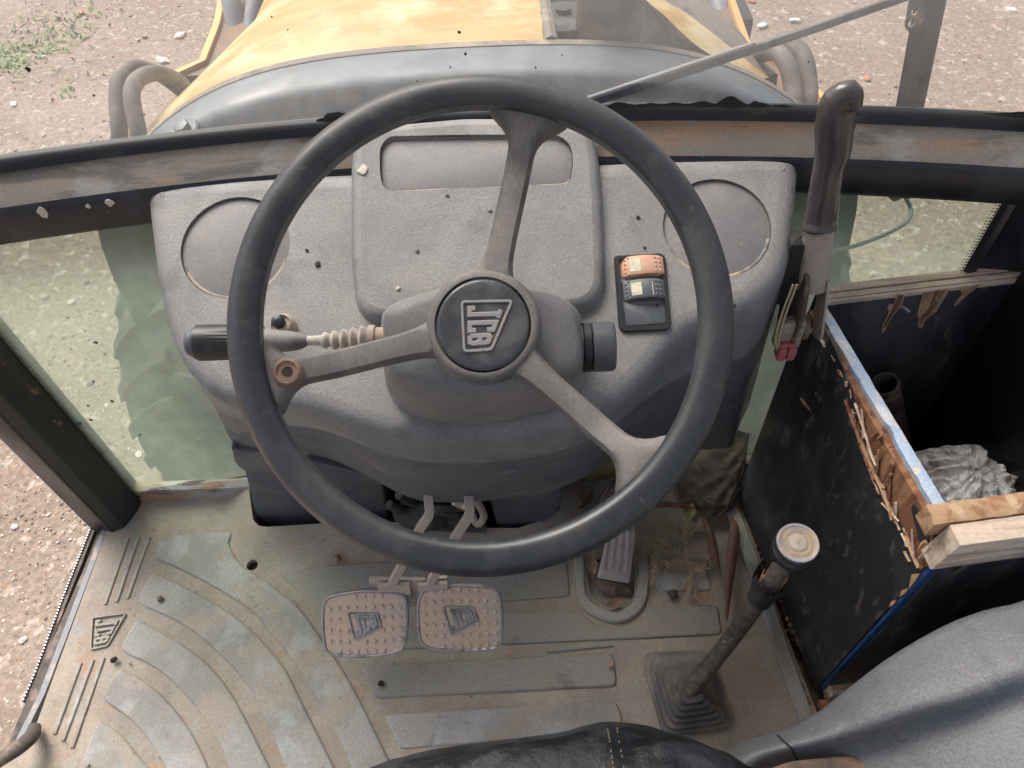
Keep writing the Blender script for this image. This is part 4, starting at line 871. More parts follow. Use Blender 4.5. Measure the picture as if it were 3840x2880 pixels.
cap = B().lathe([(.0378, HUBZ - .002), (.0378, HUBZ + .0048), (.0370, HUBZ + .0064), (.0345, CAPZ - .0001), (.03, CAPZ), (.0, CAPZ)], fr, 72).build('hub_cap', m_cap, wh, 50)
fe = (world(W, 0, 0, CAPZ), W[1], W[2], W[3])
emblem(fe, [(-.0139,.0172),(-.0132,-.0233),(.0089,-.0227),(.0267,.0164)], .0011, m_capmark, cap, letter_mat=m_capmark)
# empty spinner-knob boss where the left spoke meets the rim
bc = world(W, *(-.153,-.0363), -.0003); fr = fr_at(bc, W[3], W[1])
bs = B().lathe([(.0115, -.01), (.0115, .0012), (.0105, .0026), (.009, .003), (.0082, .0018)], fr, 30, False).build('spinner_boss', m_rust, wh)
B().lathe([(.0082, .0018), (.0062, .0014), (.0046, .0014), (.0042, .0), (.004, -.006), (0, -.006)], fr, 24, False).build('threaded_socket', m_rust, bs)
# small pits along the rim
pit = None
for px in ((1092,250),):
    pass

# ================================================================ FLOOR MAT
MZ = .010
mat_ = thing('floor_mat', 'dusty grey rubber floor mat with raised curved pads and a maker badge', 'floor mat', (-.2, .3, 0))
outer = t2([(-.7337,.6392,.01),(-.6981,.6963,.01),(-.5008,.7036,.01),(-.3693,.7098,.01),(.0651,.6926,.01),(.27,.7127,.01),(.3485,.6494,.01),(.3617,.534,.01),(.3745,.3985,.01),(.3911,.286,.01)]) + [(.42, .10), (.46, -.55), (-.86, -.55)] + t2([(-.7929,.1211,.01),(-.7671,.2833,.01),(-.741,.3156,.01)])
lip = t2([(-.4901,.6934,.03),(-.4814,.6565,.03),(-.4708,.6225,.03),(-.4592,.6108,.03),(-.4445,.6077,.03),(-.3474,.611,.03),(-.2093,.6077,.03),(-.1507,.5953,.03),(-.0263,.5899,.03),(.0154,.6028,.03),(.0425,.6199,.03),(.0498,.654,.03),(.0508,.6721,.03)])
well = t2(cr([(.0864,.5476,.01),(.0835,.5196,.01),(.0834,.4899,.01),(.0911,.4758,.01),(.1048,.4663,.01),(.1226,.4628,.01),(.1411,.4667,.01),(.1525,.4784,.01),(.1572,.4998,.01),(.1615,.545,.01)], 3))
bolt = (-.4676,.5537,.01)
boltc = [(bolt[0] + .0095 * math.cos(k * .5236), bolt[1] + .0095 * math.sin(k * .5236)) for k in range(12)]
lipc = [p for p in lip]
def mh(u, v):
    d = segd((u, v), lipc, False); h = .030 * sm(1 - d / .055)
    h += .010 * sm((v - .655) / .045) * sm((-.40 - u) / .05) + .03 * sm((v - .63) / .06) * sm((u - .12) / .05)
    h += .0012 * nz(u * 9, v * 9) + .0006 * nz(u * 30, v * 30)
    h += .012 * sm((u - .33) / .05) * sm((.66 - v) / .1)
    return h
lipclosed = lip
b = B(); b.sheet(outer, [lipclosed, well, boltc], flat(MZ), mh, .022, .014, .014); b.build('mat_sheet', m_mat, mat_, 60)
B().slab([(p[0] * 1.0, p[1]) for p in well], flat(0), -.004, .0005, 0).build('well_floor', m_pad2, mat_)
B().slab(boltc, flat(0), -.004, -.001, 0).build('hole_bottom', m_hole, mat_)
def pad(P, mat=None, h=.0038, smooth=None, corner=.008, name='raised_pad', bw=1.):
    if smooth: P = t2(cr(P, smooth, True))
    P = rnd(P, corner, 3) if corner else P
    if area(P) < 0: P = P[::-1]
    b = B(); rings = []
    for ins, z in ((-.0005, -.003), (0, h * .5), (.0012 * bw, h * .85), (.0032 * bw, h)):
        rings.append([V((p[0], p[1], MZ + mh(*p) + z)) for p in inset(P, ins)])
    b.loft(rings, True); b.sheet(inset(P, .0032 * bw), [], flat(MZ + h), mh, .03, 0); b.build(name, mat or m_pad, mat_, 50)
def arc(o_, i_, ext=.20):
    """outer and inner edge polylines -> closed pad, both continued past the picture"""
    A = [V(p) for p in o_]; I = [V(p) for p in i_]
    A.append(A[-1] + (A[-1] - A[-2]).normalized() * ext); I.append(I[-1] + (I[-1] - I[-2]).normalized() * ext)
    return t2(cr(A, 4)) + t2(cr(I, 4))[::-1]
T2 = lambda L: [(p[0], p[1]) for p in L]
pad(arc(T2([(-.6328,.6099,.012),(-.5227,.6155,.012),(-.5151,.5945,.012),(-.5029,.5738,.012),(-.4836,.5516,.012),(-.4572,.5345,.012),(-.4166,.507,.012),(-.3737,.4725,.012),(-.341,.4344,.012),(-.3069,.3927,.012),(-.2793,.3551,.012),(-.2465,.3022,.012),(-.2124,.2462,.012)]),
        T2([(-.6348,.6057,.012),(-.6332,.5733,.012),(-.5885,.5511,.012),(-.5186,.515,.012),(-.4644,.4822,.012),(-.4382,.4617,.012),(-.4238,.4435,.012),(-.3875,.4092,.012),(-.3477,.3624,.012),(-.3162,.3199,.012),(-.2873,.2783,.012),(-.2666,.2422,.012)])), m_pad)
pad(arc(T2([(-.6304,.546,.012),(-.5701,.5175,.012),(-.5124,.4868,.012),(-.4557,.4496,.012),(-.4124,.412,.012),(-.3799,.3762,.012),(-.3499,.3312,.012),(-.2988,.2543,.012)]), T2([(-.6395,.5206,.012),(-.637,.4931,.012),(-.5883,.4709,.012),(-.5396,.4448,.012),(-.4958,.4124,.012),(-.461,.3833,.012),(-.4255,.3458,.012),(-.392,.2984,.012),(-.3605,.2462,.012)])), m_pad)
pad(arc(T2([(-.6338,.4663,.012),(-.5857,.4418,.012),(-.5376,.4157,.012),(-.4945,.3843,.012),(-.4584,.3473,.012),(-.4304,.3114,.012),(-.4028,.2732,.012),(-.3825,.245,.012)]), T2([(-.6422,.4443,.012),(-.6423,.4174,.012),(-.5973,.3963,.012),(-.5547,.3702,.012),(-.5165,.3377,.012),(-.4862,.3084,.012),(-.4584,.2746,.012),(-.4404,.2464,.012)])), m_pad)
pad(arc(T2([(-.6371,.3904,.012),(-.5945,.3686,.012),(-.554,.3407,.012),(-.518,.3073,.012),(-.49,.2754,.012),(-.4702,.2471,.012)]), T2([(-.6486,.3653,.012),(-.6482,.3439,.012),(-.6052,.3186,.012),(-.5731,.2923,.012),(-.5485,.2689,.012),(-.5311,.2485,.012)])), m_pad)
pad(arc(T2([(-.6454,.3151,.012),(-.6099,.2952,.012),(-.5801,.2696,.012),(-.5564,.2491,.012)]), T2([(-.6516,.2981,.012),(-.653,.2653,.012),(-.6448,.2567,.012),(-.6364,.2511,.012)])), m_pad)
pad(T2([(-.422,.5382,.012),(-.3371,.5483,.012),(-.2426,.5524,.012),(.052,.5414,.012),(.0528,.4824,.012),(-.0505,.4781,.012),(-.1898,.475,.012),(-.3034,.471,.012),(-.3355,.463,.012),(-.3696,.4945,.012)]), m_pad2, .003)
pad(T2([(-.3083,.451,.012),(-.1887,.4561,.012),(-.0529,.4593,.012),(.0616,.4602,.012),(.0918,.4334,.012),(.1233,.4281,.012),(.1562,.4365,.012),(.1749,.461,.012),(.2813,.4614,.012),(.28,.4147,.012),(.1181,.4118,.012),(-.0533,.4092,.012),(-.2637,.4062,.012),(-.2889,.4212,.012)]), m_pad2, .003)
pad(T2([(-.2684,.3833,.012),(.1069,.3897,.012),(.1131,.3819,.012),(.1127,.3428,.012),(-.2415,.3355,.012)]), m_pad2)
pad(T2([(-.2272,.3125,.012),(.1112,.3207,.012),(.1179,.2833,.012),(-.2007,.2651,.012)]), m_pad)
pad(T2([(.0099,.4016,.012),(.1121,.4077,.012),(.1171,.4012,.012),(.0131,.3945,.012)]), m_pad2, .003, None, .004)
pad(T2([(.1929,.5277,.012),(.2728,.5297,.012),(.277,.4857,.012),(.1903,.4848,.012)]), m_pad, .003)
ringo = t2(cr([(.0639,.5516,.012),(.0629,.5021,.012),(.066,.4728,.012),(.0825,.4513,.012),(.1066,.4395,.012),(.1278,.4374,.012),(.1516,.4462,.012),(.1697,.4657,.012),(.1793,.4959,.012),(.185,.5473,.012)], 4)); ringi = t2(cr([(.0813,.5509,.012),(.0784,.5016,.012),(.0799,.483,.012),(.0891,.4706,.012),(.1042,.4611,.012),(.1227,.4575,.012),(.1427,.4628,.012),(.1557,.476,.012),(.1613,.4988,.012),(.1662,.548,.012)], 4))
pad(ringo + ringi[::-1], m_pad, .007, None, 0, 'well_rim')
def rib(a, c): 
    d = (V(c) - V(a)); s = V((-d.y, d.x)).normalized() * .0028; A = V(a); Cc = V(c)
    pad([tuple(A + s), tuple(Cc + s), tuple(Cc - s), tuple(A - s)], m_rib, .0030, None, .001, 'rib', .4)
for a, c in zip(T2([(-.6919,.6103,.012),(-.6746,.6114,.012),(-.6553,.6107,.012),(-.7033,.4,.012),(-.6853,.4044,.012),(-.6696,.4075,.012)]), T2([(-.6949,.4926,.012),(-.6773,.4967,.012),(-.6614,.5017,.012),(-.708,.2977,.012),(-.6923,.2879,.012),(-.6755,.2781,.012)])): rib(a, c)
EQ = T2([(-.7073,.4709,.014),(-.6938,.4204,.014),(-.6692,.4254,.014),(-.6554,.4768,.014)])
emblem(flat(MZ + .0012), EQ, .0026, m_rib, mat_, letter_mat=m_rib, lw=.085)
# side trough between mat and wooden box
P = [V(p) for p in [(.3394,.6384,.03),(.3563,.5288,.03),(.3703,.3992,.028),(.384,.2852,.026)]]; P.append(P[-1] + (P[-1] - P[-2]) * 1.2)
b = B(); b.bar([p + V((-.012, 0, -.003)) for p in P], .020, .010, (0, 0, 1)); b.build('mat_edge', m_pad, mat_)
# loose crumbs on the mat
def crumb(p, r, mat, label, name='dirt_clod'):
    o = lump((p[0], p[1], MZ + mh(p[0], p[1]) + .006 + r * .35), r, mat, name, None, (1, .85, .7), 2, .5, 1.6); o['label'] = label; o['category'] = 'dirt clod'; o['group'] = 'dirt clods on the floor mat'
crumb((-.3251,.5569,.012), .0068, m_crumb, 'light brown dirt clod on the mat above the left brake pedal')
crumb((-.6033,.4967,.012), .0055, m_crumb, 'grey pebble of dirt on the second curved mat pad')
crumb((.214,.4779,.012), .0085, m_rag, 'dark brown lump on the mat beside the accelerator well')
crumb((-.649,.4013,.012), .005, m_hole, 'dark red brown speck beside the mat badge')
crumb((-.2343,.3545,.012), .005, m_hole, 'dark seed on the dark mat strip below the pedals')
crumb((.1058,.3705,.012), .0035, m_brick, 'tiny orange chip at the end of the dark mat strip')
crumb((-.0423,.3934,.012), .0032, m_brick, 'tiny orange chip on the mat below the brake pedals')

b = B()
for i in range(700):
    u, v = rng.uniform(-.72, .36), rng.uniform(.22, .66)
    if not inside((u, v), outer) or inside((u, v), lipclosed) or inside((u, v), well) or nz(u * 7, v * 7, 5) < rng.uniform(-.5, .4): continue
    r = .0007 + .0014 * rng.random() ** 3; pebble(b, (u, v, MZ + mh(u, v) + .003 + r * .3), r, .6, .6)
tag(b.build('floor_grit', m_grit, None, 0), 'fine grit and chips scattered over the floor mat', kind='stuff')
# ================================================================ PEDALS
def pedal(F, outl, quad, label, arm, plate, loc):
    fr = FRAMES[F]; t = thing('brake_pedal', label, 'pedal', loc, 'pair of brake pedals')
    P = t2(cr(outl, 4, True)); P = P if area(P) > 0 else P[::-1]
    b = B(); b.loft([[world(fr, *q, z) for q in inset(P, i)] for i, z in ((.002, -.012), (0, -.008), (0, .001), (.0008, .0022), (.0022, .0024), (.0034, .0012), (.0042, 0))], True, True, False); rimo = b.build('pad_rim', m_pedrim, t, 50)
    pd = B().slab(inset(P, .004), fr, -.004, .0003, 0).build('pad_face', m_pedal, t)
    Q = [V(q) for q in quad]; qq = t2([V(q) for q in quad]); first = None
    us = [p[0] for p in P]; vs = [p[1] for p in P]; u0, u1, v0, v1 = min(us), max(us), min(vs), max(vs)
    big = inset(qq if area(qq) > 0 else qq[::-1], -.0035)
    for i in range(9):
        for j in range(6):
            u = u0 + (u1 - u0) * (.095 + .81 * i / 8); v = v0 + (v1 - v0) * (.11 + .78 * j / 5) + .002 * (1 - ((i - 4) / 4) ** 2) * (1 if j > 2 else -1)
            if inside((u, v), big) or not inside((u, v), inset(P, .007)): continue
            c = world(fr, u, v, .0002)
            if first is None:
                first = B().slab([(-.0021, -.0021), (.0021, -.0021), (.0021, .0021), (-.0021, .0021)], (c, fr[1], fr[2], fr[3]), -.001, .0030, .0007).build('stud', m_pedal, pd, 0); f0 = c
            else: copy_of(first, pd, c - f0)
    emblem((world(fr, 0, 0, .0003), fr[1], fr[2], fr[3]), qq, .0018, m_pedrim, pd, letter_mat=m_pedrim, lw=.10)
    b = B(); b.bar(cr(arm, 5), .012, .007, (.15, -1, .5)); b.build('pedal_arm', m_arm, t, 40)
    for q in plate:
        b = B(); p0, p1, d = V(q[0]), V(q[1]), V(q[2]); b.slab([(0, 0), ((p1 - p0).length, 0), ((p1 - p0).length, d.length), (0, d.length)], (p0, (p1 - p0).normalized(), d.normalized(), (p1 - p0).cross(d).normalized()), -.003, .003, .001); b.build('bracket_plate', m_arm, t, 40)
    return t
pedal('pedl', [(-.0604,.0038),(-.0574,.0316),(-.0479,.041),(-.0263,.0455),(.0031,.0478),(.0355,.0448),(.0535,.0404),(.0609,.0305),(.061,.0001),(.056,-.0302),(.0466,-.0396),(.0256,-.0448),(-.0004,-.0466),(-.0329,-.045),(-.0509,-.0399),(-.0584,-.0306)], [(-.0145,-.0222),(.0232,-.0039),(.0194,.0149),(-.0222,.0162)],
      'worn steel brake pedal pad on the side nearer the open doorway', [(-.1354,.522,.3222),(-.1333,.4889,.3154),(-.1334,.4758,.3052),(-.1475,.469,.2812),(-.1811,.4509,.2109),(-.1946,.4424,.1856),(-.2102,.4354,.1425)], [((-.2328,.4513,.1745), (-.1539,.4469,.1753), (0, -.010, -.030)), ((-.2197,.4402,.177), (-.1751,.4397,.1779), (0, -.008, -.034))], (-.24, .42, 0))
pedal('pedr', [(-.0608,.0148),(-.0576,.0308),(-.0482,.0421),(-.0273,.046),(-.0015,.0471),(.0307,.0448),(.0485,.0397),(.0577,.0259),(.0591,-.005),(.0567,-.0358),(.048,-.0446),(.0273,-.0466),(-.005,-.0469),(-.0404,-.0433),(-.0549,-.0351),(-.0603,-.022)], [(-.0138,-.0234),(.025,-.004),(.0186,.0149),(-.0226,.0168)],
      'worn steel brake pedal pad on the side nearer the accelerator', [(-.0819,.5211,.3201),(-.0814,.4856,.3177),(-.0821,.4716,.3069),(-.1027,.462,.2682),(-.133,.4451,.2051),(-.1437,.4396,.182),(-.1499,.4345,.1401)], [((-.1465,.4533,.1649), (-.1241,.4527,.1663), (0, -.010, -.030)), ((-.1636,.4385,.1766), (-.1223,.4396,.1789), (0, -.008, -.034))], (-.10, .42, 0))
# accelerator
A = FRAMES['acc']; ac = thing('accelerator_pedal', 'ribbed steel accelerator pedal rising from its well in the mat', 'pedal', world(A, 0, 0, -.02))
AO = [(-.0253,.0037),(-.0188,.0216),(-.0044,.0645),(.0117,.1475),(.0431,.1477),(.0402,.0643),(.032,.0245),(.0249,-.0096)]
b = B(); b.slab(AO, A, -.008, .0, .003, corner=.004); b.build('tread_plate', m_acc, ac, 40)
for k in range(4):
    t = (k + .5) / 4; a = V(AO[0]).lerp(V(AO[7]), t); c = V(AO[3]).lerp(V(AO[4]), t); a = a.lerp(c, .10 + .03 * (k % 2)); 
    b = B(); s = (c - a); n = V((-s.y, s.x)).normalized() * .0032
    b.slab([tuple(a + n), tuple(a - n), tuple(c - n), tuple(c + n)], A, .0, .0032, .0015, corner=.0015); b.build('tread_rib', m_acc, ac, 40)
b = B(); b.slab([(-.0255,.0023),(.0224,-.0138),(.0282,-.0232),(.0292,-.0292),(-.0059,-.0276),(-.0266,-.0124)], A, -.014, -.006, .002, corner=.003); b.build('heel_hinge', m_rust, ac, 40)
for j, pth in enumerate(([(.0972,.5472,.1),(.1009,.5668,.13),(.1126,.5912,.15),(.1295,.6128,.14),(.1447,.6274,.1)], [(.1043,.547,.1),(.1122,.5744,.13),(.1231,.5908,.15),(.1385,.61,.13)], [(.0947,.5495,.08),(.0965,.5698,.11),(.1069,.5948,.13),(.1242,.6106,.13)])):
    b = B(); b.tube(cr(pth, 6), .0028, 8); b.build('return_spring_wire', m_darksteel, ac)

# ================================================================ GEAR LEVER
gl = thing('gear_lever', 'bent steel gear lever with torn sleeve and round grimy knob', 'gear lever', (.2171,.3255,.01))
base = [V(p) for p in [(.1528,.3856,.014),(.2541,.3881,.014),(.2681,.2808,.014),(.1704,.2711,.014)]]; apex = V((.202,.3068,.105)); top = [apex + (p - V((apex.x, apex.y, p.z))) * .16 for p in base]
rings = []; ST = 6
for k in range(ST):
    for e in (0, .62):
        t = (k + (0 if e == 0 else .72)) / ST; zz = k / ST + (0 if e == 0 else .10 / 1)
        tt = min(1, t); row = [base[i].lerp(V((top[i].x, top[i].y, base[i].z)), tt) for i in range(4)]
        ring2 = rnd([(p.x, p.y) for p in row], .012 * (1 - tt) + .006, 3)
        if e == 0: rings.append([V((p[0], p[1], MZ + .002 + .013 * k)) for p in ring2]); rings.append([V((p[0], p[1], MZ + .002 + .013 * k + .010)) for p in inset(ring2, -.0012 if area(ring2) > 0 else .0012)])
        else: rings.append([V((p[0], p[1], MZ + .002 + .013 * k + .0105)) for p in ring2])
cc = [V((apex.x + .018 * math.cos(a), apex.y + .018 * math.sin(a), apex.z)) for a in (2 * math.pi * k / len(rings[0]) for k in range(len(rings[0])))]
wind = area([(p.x, p.y) for p in rings[0]])
b = B(); b.loft(rings if wind > 0 else [r[::-1] for r in rings], True, False, True); b.build('rubber_boot', m_boot, gl, 35)
k0 = V((.2047,.3137,.085)); k1 = V((.2434,.3448,.1482)); k2 = V((.2646,.3563,.2898)); k3 = V((.2764,.3651,.3599)); kn = V((.2861,.3753,.3929))
P = cr([k0 - (k1 - k0) * .3, k0, k1, k2, k3, kn], 6)
b = B(); b.tube(P, .0112, 20); b.build('shaft', m_lever, gl, 60)
dirl = (kn - k2).normalized()
fr = fr_at(k2.lerp(k3, .05), dirl)
def ragged(name, fr, r, h0, h1, amp, mat, flare=.0, sd=1):
    b = B(); n = 40; rings = []
    for k in range(6):
        t = k / 5; ring = []
        for j in range(n):
            a = 2 * math.pi * j / n; e = h1 + amp * (.7 * nz(math.cos(a) * 1.6, math.sin(a) * 1.6, sd) + .5 * nz(math.cos(a) * 5, math.sin(a) * 5, sd)); h = h0 + (e - h0) * t; q = r + flare * t * t * (.5 + nz(math.cos(a) * 2, math.sin(a) * 2, sd + 4)) + .0006 * nz(a * 2, h * 90, sd)
            ring.append(fr[0] + (fr[1] * math.cos(a) + fr[2] * math.sin(a)) * q + fr[3] * h)
        rings.append(ring)
    b.loft(rings, True); return b.build(name, mat, gl, 60)
ragged('torn_sleeve', fr, .0142, -.004, .036, .034, m_tape, .010, 1)
ragged('sleeve_lining', fr, .0124, .010, .050, .028, m_tanwood, .002, 3)
KD = V((-.06, -.10, .99)).normalized(); kn2 = V((.2859,.3732,.404))
fr = fr_at(kn2, KD)
kb = B().lathe([(.010, -.048), (.0210, -.045), (.0228, -.041), (.0234, -.018), (.0238, -.0172), (.0238, -.0155), (.0232, -.015), (.0232, -.003), (.0222, -.0005), (.0205, .0)], fr, 56, False).build('knob', m_tape, gl, 40)
B().lathe([(.0226, -.0015), (.0220, .0004), (.0192, .0008), (.0184, -.0002)], fr, 56, False).build('knob_edge', m_knobtop, kb, 60)
B().lathe([(.0185, -.0003), (.0162, -.0008), (.0150, .0003), (.0132, .0004), (.0116, -.0006), (.0102, .0002), (.0, .0006)], fr, 48, False).build('knob_face', m_knobring, kb, 60)
B().lathe([(.0098, .0000), (.0094, .0010), (.006, .0014), (0, .0014)], fr, 36).build('knob_badge', m_steel, kb, 60)

# ================================================================ PARKING BRAKE LEVER
pb = thing('hand_lever', 'upright hand lever with dark moulded grip right of the dashboard', 'lever', (.313,.5876,.5262))
G = [V(p) for p in [(.3077,.6155,.637),(.3076,.6196,.6465),(.3049,.6223,.6741),(.3028,.6275,.7011),(.302,.6309,.7227),(.2979,.6319,.7427),(.2948,.6333,.7591),(.2946,.6344,.7727),(.296,.6328,.7778)]]
gr_ = [.0166, .0162, .0150, .0150, .0170, .0181, .0172, .0152, .0105]
PP = cr([(*p, r * 10) for p, r in zip(G, gr_)], 5) if False else cr(G, 5); rr_ = [v.x for v in cr([V((r, 0)) for r in gr_], 5)]
b = B(); b.tube(PP, rr_, 24, True, 1.0, (0, -1, .35)); 
for i, v in enumerate(b.v):
    pass
b.v = [tuple(V(v) + V((.0012 * nz(v[0] * 60, v[1] * 60, v[2] * 45), 0, 0))) for v in b.v]
b.build('grip', m_grip, pb, 60)
b = B(); hook = cr([G[-2] + V((-.004, -.004, 0)), G[-1] + V((.002, -.004, .004)), G[-1] + V((.008, -.006, -.008))], 4); b.tube(hook, [.0145, .014, .0135, .013, .0125, .012, .0115, .0105, .0095], 18); b.build('grip_end', m_grip, pb, 60)
b = B(); b.tube([G[0] + (G[0] - G[1]) * .1, G[0], G[0] + (G[1] - G[0]) * .3], [.0180, .0182, .0172], 24); b.build('grip_collar', m_grip, pb, 60)
H = [V(p) for p in [(.3077,.6155,.637),(.3128,.6134,.6073),(.3193,.6041,.5593)]]
b = B(); b.tube(H, [.0155, .0160, .0165], 18, True, .8, (0, -1, .3)); b.build('tube_shank', m_steel, pb, 50)
side = V((1, .05, 0)).normalized()
def cheek(px, off, mat, name, th=.004):
    P = [V(p) for p in px]; b = B(); L = len(P); n = side
    b.loft([[p + n * (off - th / 2) for p in P], [p + n * (off + th / 2) for p in P]], True, True, True); return b.build(name, mat, pb, 30)
fpx = (V((.318,.6087,.5705)).x)
def side_outline(cx, L): return [V((cx, y_, z_)) for y_, z_ in L]
pc = V((.3188,.595,.5445)); 
FK = [V(p) for p in [(.3169,.6074,.5733),(.3197,.5984,.5446),(.3214,.5915,.5215),(.3224,.5877,.5083)]]
for off in (-.0125, .0125):
    b = B(); b.bar([p + side * off for p in FK], .026, .003, side); b.build('fork_plate', m_steel, pb, 40)
    B().lathe([(.013, -.0015), (.013, .0015)], fr_at(FK[-1] + side * off, side), 24).build('fork_eye', m_steel, pb, 40)
ear2 = [(pc.y + .014 * math.cos(a), pc.z - .040 + .016 * math.sin(a)) for a in [R(k * 30) for k in range(12)]]
cheek(side_outline(pc.x, ear2), .002, m_rust, 'pivot_cam', .006)
qd = V((.3049,.605,.5273)); quad_ = [(qd.y + .032 * math.cos(a), qd.z - .002 + .062 * math.sin(a)) for a in [R(k * 20) for k in range(18)]]
cheek(side_outline(qd.x, quad_), 0, m_darksteel, 'ratchet_plate', .004)
b = B(); b.tube([V((qd.x + .003, y_, z_)) for y_, z_ in quad_[9:18] + quad_[:3]], .0028, 8); b.build('ratchet_edge', m_steel, pb, 60)
b = B(); b.box((pc.x - .024, pc.y + .026, pc.z + .03), .026, .024, .09, None, .004); b.build('mounting_bracket', m_void, pb)
bp_ = V((.3047,.6164,.5997)); B().lathe([(.0, .0), (.006, 0), (.006, .008), (.009, .008), (.009, .0105), (0, .0105)], fr_at(bp_, (1, 0, 0)), 18).build('clevis_pin', m_steel, pb)
B().box((.3019,.5875,.5074), .030, .018, .042, None, .006).build('switch_body', m_steel, pb)
rc = V((.2985,.5731,.4899)); B().box(rc + V((-.0055, 0, 0)), .0095, .016, .018, None, .002).build('connector', m_redcon, pb); B().box(rc + V((.0055, 0, 0)), .0095, .016, .018, None, .002).build('connector', m_redcon, pb); B().box(rc + V((0, .004, .006)), .018, .012, .01, None, .002).build('connector', m_redcon, pb)
for dx in (0, .0042):
    b = B(); b.tube(cr([rc + V((-.010 + dx * .4, .0, .002)), rc + V((-.017 + dx, .0, .025)), rc + V((-.017 + dx, .004, .06)), rc + V((-.012 + dx, .012, .095))], 6), .0013, 6); b.build('wire', m_wire, pb)

# ================================================================ PLYWOOD BOX
LP, FP, NB, NP = FRAMES['lp'], FRAMES['fp'], FRAMES['nb'], FRAMES['np']
bx = thing('plywood_box', 'homemade open box of black film faced plywood with splintered edges', 'box', (.45, .45, 0))
LL = (.3234,.02)[0]; TOPZ = .482
b = B(); b.slab([(0.002, .014), (LL, .014), (LL, TOPZ - .006), (.02, TOPZ - .006), (.012, TOPZ - .03), (.004, TOPZ - .05)], LP, .0005, .0165, .0); core = b.build('panel_core', m_redwood, bx, 30)
film = [(.0009,.0214),(.0014,.1027),(.0019,.2567),(.0023,.3508),(.0013,.4116),(.0159,.4208),(.0254,.4231),(.0403,.4259),(.0529,.4293),(.0613,.4241),(.0801,.4284),(.0918,.4314),(.1094,.4319),(.1253,.4357),(.1453,.4434),(.1616,.4521),(.1803,.4623),(.1957,.4728),(.2229,.4815),(.2515,.4878),(.2757,.4903),(.2916,.491),(.3087,.4421),(.3275,.3822),(.3254,.2748),(.3237,.1459),(.3234,.02)]
lf = t2(film); lf = [(p[0] + .0008 * rng.normal(), p[1] + .0008 * rng.normal()) for p in lf]
fl = (LP[0], LP[1] * -1, LP[2], LP[3] * -1); lfm = [(-p[0], p[1]) for p in lf]
b = B(); b.slab(lfm, fl, -.0004, .0012, .0004); b.build('film_face', m_ply, bx, 30)
patch = [(-p[0], p[1]) for p in [(.0544,.4607),(.0532,.4706),(.0416,.4701),(.0193,.4625),(.0143,.4499),(.019,.4476),(.0184,.4394),(.0323,.4477)]]
b = B(); b.slab(patch, fl, -.0004, .0009, .0003); b.build('film_remnant', m_ply, bx, 30)
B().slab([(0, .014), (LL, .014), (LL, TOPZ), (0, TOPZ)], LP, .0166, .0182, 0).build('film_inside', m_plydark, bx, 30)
# crackled paint on the top edge, broken in places
fz = (V((0, 0, 0)), LP[1], LP[3], V((0, 0, 1)))
edge_u = [k / 44 * (LL + .004) - .002 for k in range(45)]
lo = []; hi = []
for u in edge_u:
    t = u / LL; br_ = .0015 * nz(u * 60, 2.) + .001 * nz(u * 190, 7.); gap = .009 * max(0, nz(u * 26, 11.) - .12) if .06 < t < .5 else 0
    lo.append(LP[0] + LP[1] * u + LP[3] * (.0082 + br_ + gap)); hi.append(LP[0] + LP[1] * u + LP[3] * (.0196 + .0006 * nz(u * 90, 4.)))
rings = []
for i in range(len(lo)):
    zz = TOPZ + .0015 * nz(edge_u[i] * 50, 1.)
    rings.append([lo[i] + V((0, 0, TOPZ - .008)), lo[i] + V((0, 0, zz + .001)), lo[i].lerp(hi[i], .3) + V((0, 0, zz + .003)), hi[i] + V((0, 0, zz + .0025)), hi[i] + V((0, 0, TOPZ - .01))])
b = B(); b.loft(rings, True, True, True); b.build('painted_edge', m_crackle, bx, 40)
b = B(); b.slab([(-.001, .10), (.0, .10), (.0, .43), (-.001, .43)], LP, 0, .001, 0)
b = B(); P = [LP[0] + LP[1] * -.001 + LP[3] * .006 + V((0, 0, z)) for z in (.03, .15, .28, .40, .437)]; b.bar(P, .010, .004, LP[1] * -1); b.build('blue_edge', m_blue, bx, 30)
# splinters along the torn top of the panel
def splint(pts, wdt, th, mat, name='splinter'):
    P = [V(p) for p in pts]; n = len(P); rings = []
    for i in range(n):
        k = math.sin(math.pi * (i + .35) / (n + .0)) if n > 2 else .7; t = (P[min(i + 1, n - 1)] - P[max(i - 1, 0)]).normalized(); s = t.cross(LP[3]).normalized()
        rings.append([P[i] + s * wdt * k * x + LP[3] * (-th * y) for x, y in ((-.5, 0), (0, 1.), (.5, .3), (.2, -.4))])
    b = B(); b.loft(rings, True, True, True); b.build(name, mat, bx, 25)
def lpw(L, off=-.002): return [world(LP, p[0], min(p[1], TOPZ - .006), min(off, .0)) for p in L]
splint(lpw([(.1981,.4592),(.1807,.4528),(.159,.4467),(.1458,.4408),(.1258,.4349),(.1072,.4305)], -.0035), .007, .003, m_redwood)
splint(lpw([(.1508,.4464),(.1372,.4414),(.1217,.4385),(.1043,.4354),(.0892,.4338),(.075,.4302),(.0611,.4224)], -.003), .006, .003, m_tanwood)
splint(lpw([(.1809,.4764),(.1596,.4685),(.1377,.4593),(.1234,.453),(.1135,.4513)], -.006), .0028, .002, m_wood)
splint(lpw([(.1058,.4889),(.1018,.4725),(.0993,.4578),(.0971,.4373)], .003), .008, .004, m_redwood)
splint(lpw([(.0958,.4615),(.0949,.4459),(.0931,.4332)], .0), .006, .004, m_tanwood)
splint(lpw([(.1335,.509),(.1309,.4914),(.1314,.4775)], .004), .010, .004, m_redwood)
splint(lpw([(.0418,.4293),(.0315,.426),(.0186,.4218),(.0057,.4201)], -.001), .005, .003, m_tanwood)
splint(lpw([(.0165,.4369),(.0174,.4479),(.0177,.4556)], -.001), .008, .004, m_tanwood)
